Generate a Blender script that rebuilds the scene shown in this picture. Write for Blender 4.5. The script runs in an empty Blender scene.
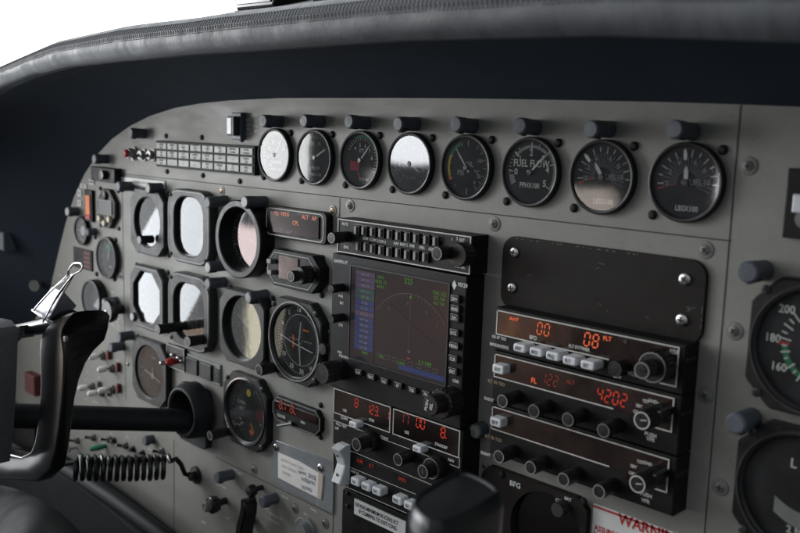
import bpy, math, random
from mathutils import Vector
random.seed(7)
R = math.radians
pi = math.pi
sc = bpy.context.scene
COL = sc.collection

# ------------------------------------------------------------------ camera
CP = Vector((0.542176, -0.55926426, 0.02698494))
CR = Vector((0.70564777, 0.70779644, 0.03294597))
CU = Vector((-0.12696888, 0.08056547, 0.98862941))
CF = Vector((-0.69709406, 0.70180725, -0.14671896))
FPX = 902.2676
cam = bpy.data.cameras.new('camera'); cam.sensor_width = 36; cam.lens = FPX/800*36
cam.clip_start = 0.01; cam.clip_end = 200
co = bpy.data.objects.new('camera', cam); COL.objects.link(co)
from mathutils import Matrix
m = Matrix((CR, CU, -CF)).transposed().to_4x4(); m.translation = CP; co.matrix_world = m
sc.camera = co
cam.dof.use_dof = True; cam.dof.focus_distance = 0.80; cam.dof.aperture_fstop = 8

# ------------------------------------------------------------------ exposure
sc.view_settings.view_transform = 'Standard'; sc.view_settings.look = 'None'
sc.view_settings.exposure = .25; sc.view_settings.gamma = 1

# ------------------------------------------------------------------ world (what the cockpit looks out on)
wd = bpy.data.worlds.new('World'); sc.world = wd; wd.use_nodes = True
wt = wd.node_tree; wt.nodes.clear()
def wn(t, **k):
    n = wt.nodes.new(t)
    for a, b in k.items(): setattr(n, a, b)
    return n
w_out = wn('ShaderNodeOutputWorld'); w_bg = wn('ShaderNodeBackground')
wt.links.new(w_bg.outputs[0], w_out.inputs[0])
w_tc = wn('ShaderNodeTexCoord')
w_nz = wn('ShaderNodeTexNoise'); w_nz.inputs['Scale'].default_value = 9; w_nz.inputs['Detail'].default_value = 3
wt.links.new(w_tc.outputs['Generated'], w_nz.inputs['Vector'])
w_sub = wn('ShaderNodeVectorMath', operation='SUBTRACT'); w_sub.inputs[1].default_value = (.5, .5, .5)
wt.links.new(w_nz.outputs['Color'], w_sub.inputs[0])
w_sc = wn('ShaderNodeVectorMath', operation='SCALE'); w_sc.inputs['Scale'].default_value = .035
wt.links.new(w_sub.outputs[0], w_sc.inputs[0])
w_dir = wn('ShaderNodeVectorMath', operation='ADD')
wt.links.new(w_tc.outputs['Generated'], w_dir.inputs[0]); wt.links.new(w_sc.outputs[0], w_dir.inputs[1])
w_sep = wn('ShaderNodeSeparateXYZ'); wt.links.new(w_tc.outputs['Generated'], w_sep.inputs[0])
w_mr = wn('ShaderNodeMapRange', interpolation_type='SMOOTHSTEP')
w_mr.inputs['From Min'].default_value = .22; w_mr.inputs['From Max'].default_value = .6
w_dt = wn('ShaderNodeVectorMath', operation='DOT_PRODUCT'); w_dt.inputs[1].default_value = (-.8, .6, .05)
wt.links.new(w_tc.outputs['Generated'], w_dt.inputs[0]); wt.links.new(w_dt.outputs['Value'], w_mr.inputs['Value'])
w_el = wn('ShaderNodeMapRange', interpolation_type='SMOOTHSTEP')          # cabin: dark floor, paler headlining
w_el.inputs['From Min'].default_value = -.25; w_el.inputs['From Max'].default_value = .5
wt.links.new(w_sep.outputs['Z'], w_el.inputs['Value'])
w_cab = wn('ShaderNodeMix', data_type='RGBA'); wt.links.new(w_el.outputs[0], w_cab.inputs['Factor'])
w_cab.inputs['A'].default_value = (.08, .088, .10, 1); w_cab.inputs['B'].default_value = (.40, .42, .44, 1)
w_mix = wn('ShaderNodeMix', data_type='RGBA')
wt.links.new(w_mr.outputs[0], w_mix.inputs['Factor'])
wt.links.new(w_cab.outputs['Result'], w_mix.inputs['A'])     # dim cabin behind the camera
w_mix.inputs['B'].default_value = (2.2, 2.28, 2.35, 1)   # overcast sky through the windscreen
cur = w_mix.outputs['Result']
def patch(az, el, sx, sz, edge, colr):
    """a bright patch painted into the surroundings: az from -Y towards -X, el upwards (degrees)"""
    global cur
    a, e = R(az), R(el)
    c = Vector((-math.sin(a)*math.cos(e), -math.cos(a)*math.cos(e), math.sin(e)))
    t = Vector((-math.cos(a), math.sin(a), 0))            # along azimuth
    n = c.cross(t)
    s = wn('ShaderNodeVectorMath', operation='SUBTRACT'); s.inputs[1].default_value = c
    wt.links.new(w_dir.outputs[0], s.inputs[0])
    outs = []
    for v, w in ((t, sx), (n, sz)):
        d = wn('ShaderNodeVectorMath', operation='DOT_PRODUCT'); d.inputs[1].default_value = v/ math.sin(R(w))
        wt.links.new(s.outputs[0], d.inputs[0])
        p = wn('ShaderNodeMath', operation='POWER'); p.inputs[1].default_value = 4
        ab = wn('ShaderNodeMath', operation='ABSOLUTE')
        wt.links.new(d.outputs['Value'], ab.inputs[0]); wt.links.new(ab.outputs[0], p.inputs[0]); outs.append(p.outputs[0])
    ad = wn('ShaderNodeMath', operation='ADD'); wt.links.new(outs[0], ad.inputs[0]); wt.links.new(outs[1], ad.inputs[1])
    d2 = wn('ShaderNodeVectorMath', operation='DOT_PRODUCT'); d2.inputs[1].default_value = c
    wt.links.new(w_dir.outputs[0], d2.inputs[0])
    lt = wn('ShaderNodeMath', operation='LESS_THAN'); lt.inputs[1].default_value = 0.0
    wt.links.new(d2.outputs['Value'], lt.inputs[0])
    mu = wn('ShaderNodeMath', operation='MULTIPLY'); mu.inputs[1].default_value = 100
    wt.links.new(lt.outputs[0], mu.inputs[0])
    a2 = wn('ShaderNodeMath', operation='ADD'); wt.links.new(ad.outputs[0], a2.inputs[0]); wt.links.new(mu.outputs[0], a2.inputs[1])
    r_ = wn('ShaderNodeMapRange', interpolation_type='SMOOTHSTEP')
    r_.inputs['From Min'].default_value = 1+edge; r_.inputs['From Max'].default_value = 1-edge
    r_.inputs['To Min'].default_value = 0; r_.inputs['To Max'].default_value = 1
    wt.links.new(a2.outputs[0], r_.inputs['Value'])
    mx = wn('ShaderNodeMix', data_type='RGBA'); wt.links.new(r_.outputs[0], mx.inputs['Factor'])
    wt.links.new(cur, mx.inputs['A']); mx.inputs['B'].default_value = (*colr, 1)
    cur = mx.outputs['Result']
patch(50, 22, 17, 10, .2, (3.3, 3.4, 3.5))             # upper part of the side window
patch(44.2, 1.6, 2.3, 3.6, .12, (6, 6.2, 6.5))        # cabin window further back
patch(46.6, -3.4, .6, 1.0, .2, (5, 5, 5))
patch(25.2, -2, .55, 2.6, .2, (14, 14, 15))            # strip added for the thin glare in the rightmost gauge
patch(33.4, -4.4, 2.0, 1.5, .7, (8, 7, 6.2))      # pale shirt
patch(42.5, -12, 7, 3.8, .6, (.50, .33, .28))          # people and seats in warm colours
patch(38.5, -10.5, 2.6, 2.6, .7, (1.7, .85, .55))
patch(46, -22, 8, 6, .35, (.28, .21, .19))
patch(52.6, -12.6, 2.1, 2.8, .12, (3.3, 3.1, 2.4))    # cream patch added for the reflection in the vertical speed dial
patch(54.5, -8.2, 2.6, 1.9, .5, (4.6, 3.8, 3.8))
patch(58.5, -15, 2.6, 3, .3, (1.0, .75, .6))
wt.links.new(cur, w_bg.inputs['Color']); w_bg.inputs['Strength'].default_value = 1.0

# ------------------------------------------------------------------ side window light and added panel light
def area(name, loc, to, sx, sy, power, colr):
    l = bpy.data.lights.new(name, 'AREA'); l.shape = 'RECTANGLE'; l.size = sx; l.size_y = sy
    l.energy = power; l.color = colr
    o = bpy.data.objects.new(name, l); COL.objects.link(o); o.location = loc
    o.rotation_euler = (Vector(to)-Vector(loc)).to_track_quat('-Z', 'Y').to_euler()
    return o
# radiance = P / (pi * A)
# the pane behind the raked windscreen pillar: front edge slants from (y -.21, z -.13) to (y -.13, z -.25)
_e = Vector((0, .555, -.832)); _n = Vector((0, -.832, -.555)); _p0 = Vector((-.80, -.21, -.13))
W_, H_ = .158, .27
_c = _p0 + _n*(W_/2) + _e*.025
lo = area('side_window_light', _c, _c+Vector((1, 0, 0)), W_, H_, 2.3*pi*W_*H_, (.90, .95, 1)); lo.data.spread = R(120)
_x = _n; _z = Vector((-1, 0, 0)); _y = _z.cross(_x)
mm = Matrix((_x, _y, _z)).transposed().to_4x4(); mm.translation = _c; lo.matrix_world = mm
# added softbox-like lamp, narrow spread, brightens the upper panel and first gauges
l2 = area('added_upper_panel_light', (-1.10, -.575, .10), (-.12, 0, .03), .34, .42, 3.0*pi*.36*.42, (.97, .99, 1)); l2.data.spread = R(85)

# ------------------------------------------------------------------ geometry helpers
def at(px, py, d=0.0):
    """photo pixel -> (x, z) on the plane d metres in front of the panel"""
    v = CF + CR*((px-400)/FPX) - CU*((py-266.5)/FPX)
    t = (-d-CP.y)/v.y; p = CP+v*t
    return p.x, p.z
def P3(px, py, d=0.0):
    x, z = at(px, py, d); return Vector((x, -d, z))
def atz(px, py, z):
    v = CF + CR*((px-400)/FPX) - CU*((py-266.5)/FPX)
    t = (z-CP.z)/v.z; return CP+v*t

def circ(r, n=48, cx=0, cz=0, a0=0):
    return [(cx+r*math.cos(a0+2*pi*i/n), cz+r*math.sin(a0+2*pi*i/n)) for i in range(n)]
def rrect(x0, x1, z0, z1, r, k=4):
    out = []
    for cx, cz, a in ((x1-r, z1-r, 0), (x0+r, z1-r, 90), (x0+r, z0+r, 180), (x1-r, z0+r, 270)):
        for i in range(k+1):
            b = R(a+90*i/k); out.append((cx+r*math.cos(b), cz+r*math.sin(b)))
    return out
def octa(cx, cz, w, h, c):
    w, h = w/2, h/2
    return [(cx+x, cz+z) for x, z in ((w, h-c), (w-c, h), (-w+c, h), (-w, h-c), (-w, -h+c), (-w+c, -h), (w-c, -h), (w, -h+c))]
def inset(p, d):
    n = len(p); A = sum(p[i][0]*p[(i+1) % n][1]-p[(i+1) % n][0]*p[i][1] for i in range(n)); s = 1 if A > 0 else -1
    out = []
    for i in range(n):
        a, b, c = Vector(p[i-1]), Vector(p[i]), Vector(p[(i+1) % n])
        e1 = (b-a); e2 = (c-b)
        if e1.length < 1e-9 or e2.length < 1e-9: out.append(p[i]); continue
        e1.normalize(); e2.normalize()
        n1 = Vector((-e1.y, e1.x))*s; n2 = Vector((-e2.y, e2.x))*s
        m_ = n1+n2; L = m_.length
        if L < 1e-6: out.append(p[i]); continue
        m_ /= L; k = d/max(.35, m_.dot(n1)); out.append((b.x+m_.x*k, b.y+m_.y*k))
    return out
def rs(p, cx, cz, n=96):
    """resample a convex outline at n equal angles about (cx, cz)"""
    out = []
    for i in range(n):
        a = 2*pi*i/n; dx, dz = math.cos(a), math.sin(a); best = None
        for j in range(len(p)):
            x1, z1 = p[j][0]-cx, p[j][1]-cz; x2, z2 = p[(j+1) % len(p)][0]-cx, p[(j+1) % len(p)][1]-cz
            ex, ez = x2-x1, z2-z1; det = ex*dz-ez*dx
            if abs(det) < 1e-12: continue
            t = (ex*z1-ez*x1)/det; u = (dx*z1-dz*x1)/det
            if t > 0 and -1e-6 <= u <= 1+1e-6: best = t if best is None else max(best, t)
        best = best or .01
        out.append((cx+dx*best, cz+dz*best))
    return out

_tc = {}
def text_mesh(s, bold):
    k = (s, bold)
    if k not in _tc:
        cu = bpy.data.curves.new('t', 'FONT'); cu.body = s; cu.size = 1; cu.resolution_u = 2; cu.offset = .018 if bold else 0
        o = bpy.data.objects.new('t', cu); COL.objects.link(o)
        dg = bpy.context.evaluated_depsgraph_get(); e = o.evaluated_get(dg); me = e.to_mesh()
        vs = [(v.co.x, v.co.y) for v in me.vertices]; fs = [tuple(p.vertices) for p in me.polygons]
        e.to_mesh_clear(); bpy.data.objects.remove(o); bpy.data.curves.remove(cu)
        _tc[k] = (vs, fs)
    return _tc[k]

class MB:
    def __init__(s): s.v = []; s.f = []; s.m = []; s.s = []; s.c = 0; s.p = []
    def mat(s, i): s.c = i; return s
    def face(s, idx, smooth=False): s.f.append(tuple(idx)); s.m.append(s.c); s.s.append(smooth)
    def loft(s, loops, cap0=False, cap1=False, closed=True, smooth=False):
        n = len(loops[0]); b = len(s.v)
        for l in loops: s.v += [tuple(p) for p in l]
        for k in range(len(loops)-1):
            for i in range(n if closed else n-1):
                j = (i+1) % n
                s.face((b+k*n+i, b+k*n+j, b+(k+1)*n+j, b+(k+1)*n+i), smooth)
        if cap0: s.face([b+i for i in range(n)][::-1])
        if cap1: s.face([b+(len(loops)-1)*n+i for i in range(n)])
        return s
    def prism(s, poly, y0, y1, ch=0.0, smooth=False):
        """outline (x, z) from depth y0 (back) to y1 (front, smaller y), chamfer ch on the front edge"""
        L = [[(x, y0, z) for x, z in poly]]
        if ch:
            L.append([(x, y1+ch, z) for x, z in poly]); q = inset(poly, ch*.35); L.append([(x, y1+ch*.3, z) for x, z in q])
            q = inset(poly, ch); L.append([(x, y1, z) for x, z in q])
        else: L.append([(x, y1, z) for x, z in poly])
        return s.loft(L, False, True, smooth=smooth)
    def box(s, x0, x1, y0, y1, z0, z1, ch=0.0):
        return s.prism([(x0, z0), (x1, z0), (x1, z1), (x0, z1)], y0, y1, ch)
    def flat(s, poly, y): b = len(s.v); s.v += [(x, y, z) for x, z in poly]; s.face(range(b, b+len(poly))); return s
    def ring(s, po, pi_, y): return s.loft([[(x, y, z) for x, z in po], [(x, y, z) for x, z in pi_]])
    def outline(s, poly, w, y, h=.0004):
        q = inset(poly, w)
        return s.loft([[(x, y+h, z) for x, z in poly], [(x, y, z) for x, z in poly], [(x, y, z) for x, z in q], [(x, y+h, z) for x, z in q]])
    def lathe(s, cx, cz, prof, n=32, rib=0, ribn=0, smooth=True, cap=True):
        L = []
        for r, y in prof:
            L.append([(cx+(r*(1-(rib if (i % 2) else 0)) if ribn else r)*math.cos(2*pi*i/n), y, cz+(r*(1-(rib if (i % 2) else 0)) if ribn else r)*math.sin(2*pi*i/n)) for i in range(n)])
        return s.loft(L, False, cap, smooth=smooth)
    def tube(s, path, r, n=8, cap=True, smooth=True):
        path = [Vector(p) for p in path]; L = []; prev = None
        rr = r if isinstance(r, (list, tuple)) else [r]*len(path)
        for i, p in enumerate(path):
            t = (path[min(i+1, len(path)-1)]-path[max(i-1, 0)]).normalized()
            if prev is None:
                a = t.orthogonal().normalized()
            else: a = (prev-t*prev.dot(t)).normalized()
            prev = a; b = t.cross(a)
            L.append([p+a*rr[i]*math.cos(2*pi*k/n)+b*rr[i]*math.sin(2*pi*k/n) for k in range(n)])
        return s.loft(L, cap, cap, smooth=smooth)
    def text(s, t, x, z, y, size, align='C', bold=True, sx=1.0, rot=0):
        vs, fs = text_mesh(t, bold)
        if not vs: return s
        s.p.append((len(s.v), len(s.f)))
        x0 = min(v[0] for v in vs); x1 = max(v[0] for v in vs)
        ox = {'C': (x0+x1)/2, 'L': x0, 'R': x1}[align]; b = len(s.v); ca, sa = math.cos(rot), math.sin(rot)
        for vx, vz in vs:
            u, w = (vx-ox)*size*1.0*sx, (vz-.36)*size
            s.v.append((x+u*ca-w*sa, y, z+u*sa+w*ca))
        for f in fs: s.face([b+i for i in f])
        return s
    def bar(s, x0, z0, x1, z1, w, y, w1=None):
        d = Vector((x1-x0, z1-z0)); d.normalize(); nx, nz = -d.y*w/2, d.x*w/2; w1 = w if w1 is None else w1
        mx, mz = -d.y*w1/2, d.x*w1/2
        return s.flat([(x0+nx, z0+nz), (x0-nx, z0-nz), (x1-mx, z1-mz), (x1+mx, z1+mz)], y)
    def arc(s, cx, cz, r0, r1, a0, a1, y, n=16):
        for i in range(n):
            a, b = R(a0+(a1-a0)*i/n), R(a0+(a1-a0)*(i+1)/n)
            s.flat([(cx+r0*math.sin(a), cz+r0*math.cos(a)), (cx+r1*math.sin(a), cz+r1*math.cos(a)), (cx+r1*math.sin(b), cz+r1*math.cos(b)), (cx+r0*math.sin(b), cz+r0*math.cos(b))], y)
        return s
    def ticks(s, cx, cz, r0, r1, a0, a1, n, w, y):
        for i in range(n):
            a = R(a0+(a1-a0)*i/max(1, n-1)); sn, cs = math.sin(a), math.cos(a)
            s.bar(cx+r0*sn, cz+r0*cs, cx+r1*sn, cz+r1*cs, w, y)
        return s
    def seg(s, t, x, z, h, y, w=None, slant=.08, gap=.35, th=.13):
        """seven segment digits, x = left edge, z = centre"""
        w = w or h*.52; T = h*th; s.p.append((len(s.v), len(s.f)))
        M = {'0': 'abcdef', '1': 'bc', '2': 'abged', '3': 'abgcd', '4': 'fgbc', '5': 'afgcd', '6': 'afgedc', '7': 'abc', '8': 'abcdefg', '9': 'abcfgd', 'L': 'fed', ' ': '', '.': ''}
        for ch in t:
            if ch == '.':
                s.flat([(x-w*gap*.55, z-h/2), (x-w*gap*.55+T, z-h/2), (x-w*gap*.55+T, z-h/2+T), (x-w*gap*.55, z-h/2+T)], y); continue
            S = {'a': (0, 1, 1, 1), 'd': (0, 0, 1, 0), 'g': (0, .5, 1, .5), 'b': (1, .5, 1, 1), 'c': (1, 0, 1, .5), 'e': (0, 0, 0, .5), 'f': (0, .5, 0, 1)}
            for k in M.get(ch, ''):
                a, b, c, d = S[k]; g = .09
                if a == c: p = (a, b+g*.9, c, d-g*.9)
                else: p = (a+g*1.6, b, c-g*1.6, d)
                q = [(x+p[i]*w+(p[i+1]-.5)*h*slant, z+(p[i+1]-.5)*h) for i in (0, 2)]
                s.bar(q[0][0], q[0][1], q[1][0], q[1][1], T, y)
            x += w*(1+gap)
        return s
    def build(s, name, mats, parent=None, origin=None):
        if name in ('legend', 'digits', 'lit_words') and len(s.p) > 1:
            cuts = s.p+[(len(s.v), len(s.f))]
            if s.p[0] != (0, 0): cuts = [(0, 0)]+cuts
            for (v0, f0), (v1, f1) in zip(cuts, cuts[1:]):
                if v1 <= v0: continue
                q = MB(); q.v = s.v[v0:v1]; q.f = [tuple(i-v0 for i in f) for f in s.f[f0:f1]]; q.m = s.m[f0:f1]; q.s = s.s[f0:f1]
                used = sorted(set(q.m)); ml_ = mats if isinstance(mats, (list, tuple)) else [mats]
                q.m = [used.index(i) for i in q.m]
                o = q.build(name, [ml_[i] for i in used], parent, q.v[0])
            return o
        me = bpy.data.meshes.new(name)
        O = Vector(origin) if origin is not None else (parent.matrix_world.translation if False else Vector(parent['_o']) if parent is not None else Vector((0, 0, 0)))
        me.from_pydata([(p[0]-O.x, p[1]-O.y, p[2]-O.z) for p in s.v], [], s.f)
        if not isinstance(mats, (list, tuple)): mats = [mats]
        for m_ in mats: me.materials.append(M[m_])
        me.polygons.foreach_set('material_index', s.m); me.polygons.foreach_set('use_smooth', s.s)
        me.update()
        import bmesh
        bm = bmesh.new(); bm.from_mesh(me); bmesh.ops.recalc_face_normals(bm, faces=bm.faces)
        for e in bm.edges:
            if len(e.link_faces) == 2 and e.calc_face_angle(0) > .62: e.smooth = False
        # single sheets (glass, marks) face the viewer
        if name in ('glass', 'dial', 'scale', 'needle', 'legend', 'digits', 'lit_words', 'screen_symbols', 'seam'):
            for f in bm.faces:
                if f.normal.y > .5: f.normal_flip()
        bm.to_mesh(me); bm.free()
        o = bpy.data.objects.new(name, me); COL.objects.link(o)
        if parent is not None:
            o.parent = parent
            po = Vector(parent['_o']); o.location = O-po; o['_o'] = tuple(O)
        else: o.location = O; o['_o'] = tuple(O)
        return o

def thing(name, label, cat, o=(0, 0, 0), group=None):
    e = bpy.data.objects.new(name, None); e.empty_display_size = .01; COL.objects.link(e); e.location = o; e['_o'] = tuple(o)
    e['label'] = label; e['category'] = cat
    if group: e['group'] = group
    return e
def tag(o, label, cat, group=None):
    o['label'] = label; o['category'] = cat
    if group: o['group'] = group
    return o
def struct(o): o['kind'] = 'structure'; return o

# ------------------------------------------------------------------ materials
M = {}
def mat(name, base, rough=.5, metal=0, spec=.5, noise=None, bump=None, var=0, emit=None, es=1, coat=0, nscale=60, bscale=400, stretch=None, dist=.0003, grime=0):
    m_ = bpy.data.materials.new(name); m_.use_nodes = True; t = m_.node_tree; b = t.nodes['Principled BSDF']
    b.inputs['Base Color'].default_value = (*base, 1); b.inputs['Roughness'].default_value = rough; b.inputs['Metallic'].default_value = metal
    b.inputs['Specular IOR Level'].default_value = spec; b.inputs['Coat Weight'].default_value = coat
    tc = t.nodes.new('ShaderNodeTexCoord')
    g = t.nodes.new('ShaderNodeNewGeometry')
    src = g.outputs['Position']
    if stretch:
        mp = t.nodes.new('ShaderNodeMapping'); mp.inputs['Scale'].default_value = stretch; t.links.new(src, mp.inputs[0]); src = mp.outputs[0]
    if var:
        n = t.nodes.new('ShaderNodeTexNoise'); n.inputs['Scale'].default_value = nscale; n.inputs['Detail'].default_value = 6; n.inputs['Roughness'].default_value = .65
        t.links.new(src, n.inputs['Vector'])
        cr = t.nodes.new('ShaderNodeMapRange'); cr.inputs['From Min'].default_value = .3; cr.inputs['From Max'].default_value = .7
        cr.inputs['To Min'].default_value = 1-var; cr.inputs['To Max'].default_value = 1+var
        t.links.new(n.outputs[0], cr.inputs[0])
        mx = t.nodes.new('ShaderNodeVectorMath'); mx.operation = 'SCALE'; mx.inputs[0].default_value = base
        t.links.new(cr.outputs[0], mx.inputs['Scale']); t.links.new(mx.outputs[0], b.inputs['Base Color'])
        rr = t.nodes.new('ShaderNodeMapRange'); rr.inputs['From Min'].default_value = .3; rr.inputs['From Max'].default_value = .7
        rr.inputs['To Min'].default_value = max(.02, rough-.12); rr.inputs['To Max'].default_value = min(1, rough+.12)
        t.links.new(n.outputs[0], rr.inputs[0]); t.links.new(rr.outputs[0], b.inputs['Roughness'])
    if bump:
        n2 = t.nodes.new('ShaderNodeTexNoise'); n2.inputs['Scale'].default_value = bscale; n2.inputs['Detail'].default_value = 4
        t.links.new(src, n2.inputs['Vector'])
        bp = t.nodes.new('ShaderNodeBump'); bp.inputs['Strength'].default_value = bump; bp.inputs['Distance'].default_value = dist
        t.links.new(n2.outputs[0], bp.inputs['Height']); t.links.new(bp.outputs[0], b.inputs['Normal'])
    if grime:
        n3 = t.nodes.new('ShaderNodeTexNoise'); n3.inputs['Scale'].default_value = 9; n3.inputs['Detail'].default_value = 12; n3.inputs['Roughness'].default_value = .78
        t.links.new(g.outputs['Position'], n3.inputs['Vector'])
        c3 = t.nodes.new('ShaderNodeMapRange'); c3.inputs['From Min'].default_value = .36; c3.inputs['From Max'].default_value = .62
        c3.inputs['To Min'].default_value = 1-grime; c3.inputs['To Max'].default_value = 1.04; t.links.new(n3.outputs[0], c3.inputs[0])
        n4 = t.nodes.new('ShaderNodeTexNoise'); n4.inputs['Scale'].default_value = 260; n4.inputs['Detail'].default_value = 2
        t.links.new(g.outputs['Position'], n4.inputs['Vector'])
        c4 = t.nodes.new('ShaderNodeMapRange'); c4.inputs['From Min'].default_value = .70; c4.inputs['From Max'].default_value = .76
        c4.inputs['To Min'].default_value = 1; c4.inputs['To Max'].default_value = .55; t.links.new(n4.outputs[0], c4.inputs[0])
        m3 = t.nodes.new('ShaderNodeMath'); m3.operation = 'MULTIPLY'; t.links.new(c3.outputs[0], m3.inputs[0]); t.links.new(c4.outputs[0], m3.inputs[1])
        v3 = t.nodes.new('ShaderNodeVectorMath'); v3.operation = 'SCALE'; t.links.new(mx.outputs[0], v3.inputs[0]); t.links.new(m3.outputs[0], v3.inputs['Scale'])
        t.links.new(v3.outputs[0], b.inputs['Base Color'])
    if emit: b.inputs['Emission Color'].default_value = (*emit, 1); b.inputs['Emission Strength'].default_value = es
    M[name] = m_; return m_
mat('panel_paint', (.224, .223, .198), .55, var=.07, nscale=22, bump=.25, bscale=900, stretch=(.35, 1, 1.6), grime=.16)
mat('panel_paint_dark', (.17, .18, .175), .5, var=.07, nscale=30, bump=.2, bscale=900)
mat('seam', (.015, .015, .016), .8)
mat('black_plastic', (.009, .009, .010), .5, spec=.2, var=.25, nscale=90, bump=.15, bscale=1500)
mat('radio_black', (.009, .0086, .0082), .55, spec=.18, var=.22, nscale=70, bump=.3, bscale=1800)
mat('cover_black', (.013, .011, .0095), .5, spec=.18, var=.2, nscale=50, bump=.3, bscale=1200)
mat('trim_black', (.007, .008, .009), .6, spec=.25)
mat('knob_black', (.01, .01, .011), .33, var=.2, nscale=200)
mat('grip_black', (.008, .008, .009), .19, bump=.1, bscale=60); mat('grip_satin', (.006, .007, .009), .27, spec=.35, bump=.12, bscale=70)
mat('bezel_black', (.011, .011, .012), .42, spec=.35, var=.2, nscale=120)
mat('bezel_grey', (.036, .037, .037), .45, spec=.3, var=.12, nscale=60)
mat('dial_black', (.008, .008, .009), .75)
mat('post_grey', (.075, .088, .105), .5, var=.15, nscale=150)
mat('post_tip', (.30, .31, .30), .45, var=.1)
mat('line_white', (.55, .54, .50), .55, var=.12, nscale=300)
mat('line_grey', (.26, .255, .24), .5, var=.15, nscale=300)
mat('mark_white', (.78, .78, .74), .6)
mat('mark_dim', (.35, .35, .34), .6)
mat('mark_faint', (.16, .18, .22), .6)
mat('print_tan', (.30, .22, .13), .6)
mat('print_pale', (.60, .61, .58), .6)
mat('white_plastic', (.62, .64, .66), .35, var=.06, nscale=200)
mat('white_rubber', (.85, .85, .80), .5, var=.05)
mat('cell_lit', (.31, .31, .295), .5, var=.12, nscale=120)
mat('ink', (.02, .02, .02), .7)
mat('steel', (.55, .55, .54), .28, metal=1, var=.2, nscale=300)
mat('chrome', (.78, .78, .8), .12, metal=1)
mat('clip_steel', (.34, .35, .42), .4)
mat('nut_grey', (.30, .30, .29), .45, metal=.7, var=.2, nscale=300)
mat('brass', (.62, .47, .26), .3, metal=1, var=.2, nscale=300)
mat('screw_paint', (.15, .15, .14), .45, var=.2, nscale=300)
mat('green', (.02, .22, .10), .6); mat('red', (.42, .02, .02), .5); mat('yellow', (.55, .45, .05), .6); mat('orange', (.75, .18, .03), .5)
mat('red_mid', (.38, .03, .04), .6); mat('red_dim', (.12, .02, .02), .6)
mat('led_red', (.02, .0, .0), .5, emit=(1, .05, .012), es=.33)
mat('led_dim', (.02, .0, .0), .5, emit=(1, .06, .015), es=.12)
mat('led_bright', (.02, .0, .0), .5, emit=(1, .16, .05), es=.6)
mat('lit_orange', (.3, .05, .01), .5, emit=(1, .2, .05), es=.24)
mat('display_brown', (.018, .009, .0065), .16, spec=.6, var=.25, nscale=30)
mat('display_black', (.006, .004, .004), .14, spec=.6)
mat('lcd', (.04, .045, .05), .25)
mat('scr_bg', (.006, .005, .006), .13, spec=.38, emit=(.10, .10, .115), es=.10)
mat('scr_blue', (.01, .01, .02), .15, emit=(.03, .11, .42), es=0.154)
mat('scr_purple', (.01, .01, .02), .15, emit=(.22, .16, .34), es=0.147)
mat('scr_teal', (.01, .01, .02), .15, emit=(.03, .22, .22), es=0.147)
mat('scr_green', (.01, .01, .01), .15, emit=(.12, .5, .06), es=0.189)
mat('scr_white', (.01, .01, .01), .15, emit=(.5, .5, .5), es=0.160)
mat('scr_line', (.01, .01, .01), .15, emit=(.3, .28, .26), es=0.118)
mat('scr_red', (.01, .01, .01), .15, emit=(.6, .08, .06), es=0.200)
mat('scr_magenta', (.01, .01, .01), .15, emit=(.3, .12, .25), es=0.045)
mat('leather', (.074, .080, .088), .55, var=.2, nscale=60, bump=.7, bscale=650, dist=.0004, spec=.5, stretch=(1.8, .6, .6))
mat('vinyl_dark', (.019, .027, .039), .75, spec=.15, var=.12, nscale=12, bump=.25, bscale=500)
mat('thread', (.055, .055, .065), .8)
mat('wall_dark', (.006, .008, .011), .75, spec=.15, var=.2, nscale=10)
mat('pad_grey', (.07, .075, .08), .7, var=.15, nscale=80, bump=.9, bscale=700, dist=.001)
mat('rubber', (.014, .015, .017), .6, spec=.35, var=.15, nscale=60)
mat('cord', (.012, .012, .013), .28)
mat('cloth', (.013, .015, .016), .9, var=.2, nscale=25, bump=.4, bscale=1500)
mat('paper', (.74, .71, .68), .8, var=.05, nscale=90)
mat('paper_tan', (.5, .42, .34), .8)
mat('placard_white', (.62, .62, .60), .45, var=.04)
mat('acrylic', (.21, .225, .235), .2, var=.12, nscale=25, spec=.7)
mat('blue_ink', (.03, .03, .12), .7)
mat('cream', (.62, .55, .40), .5)
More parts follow.
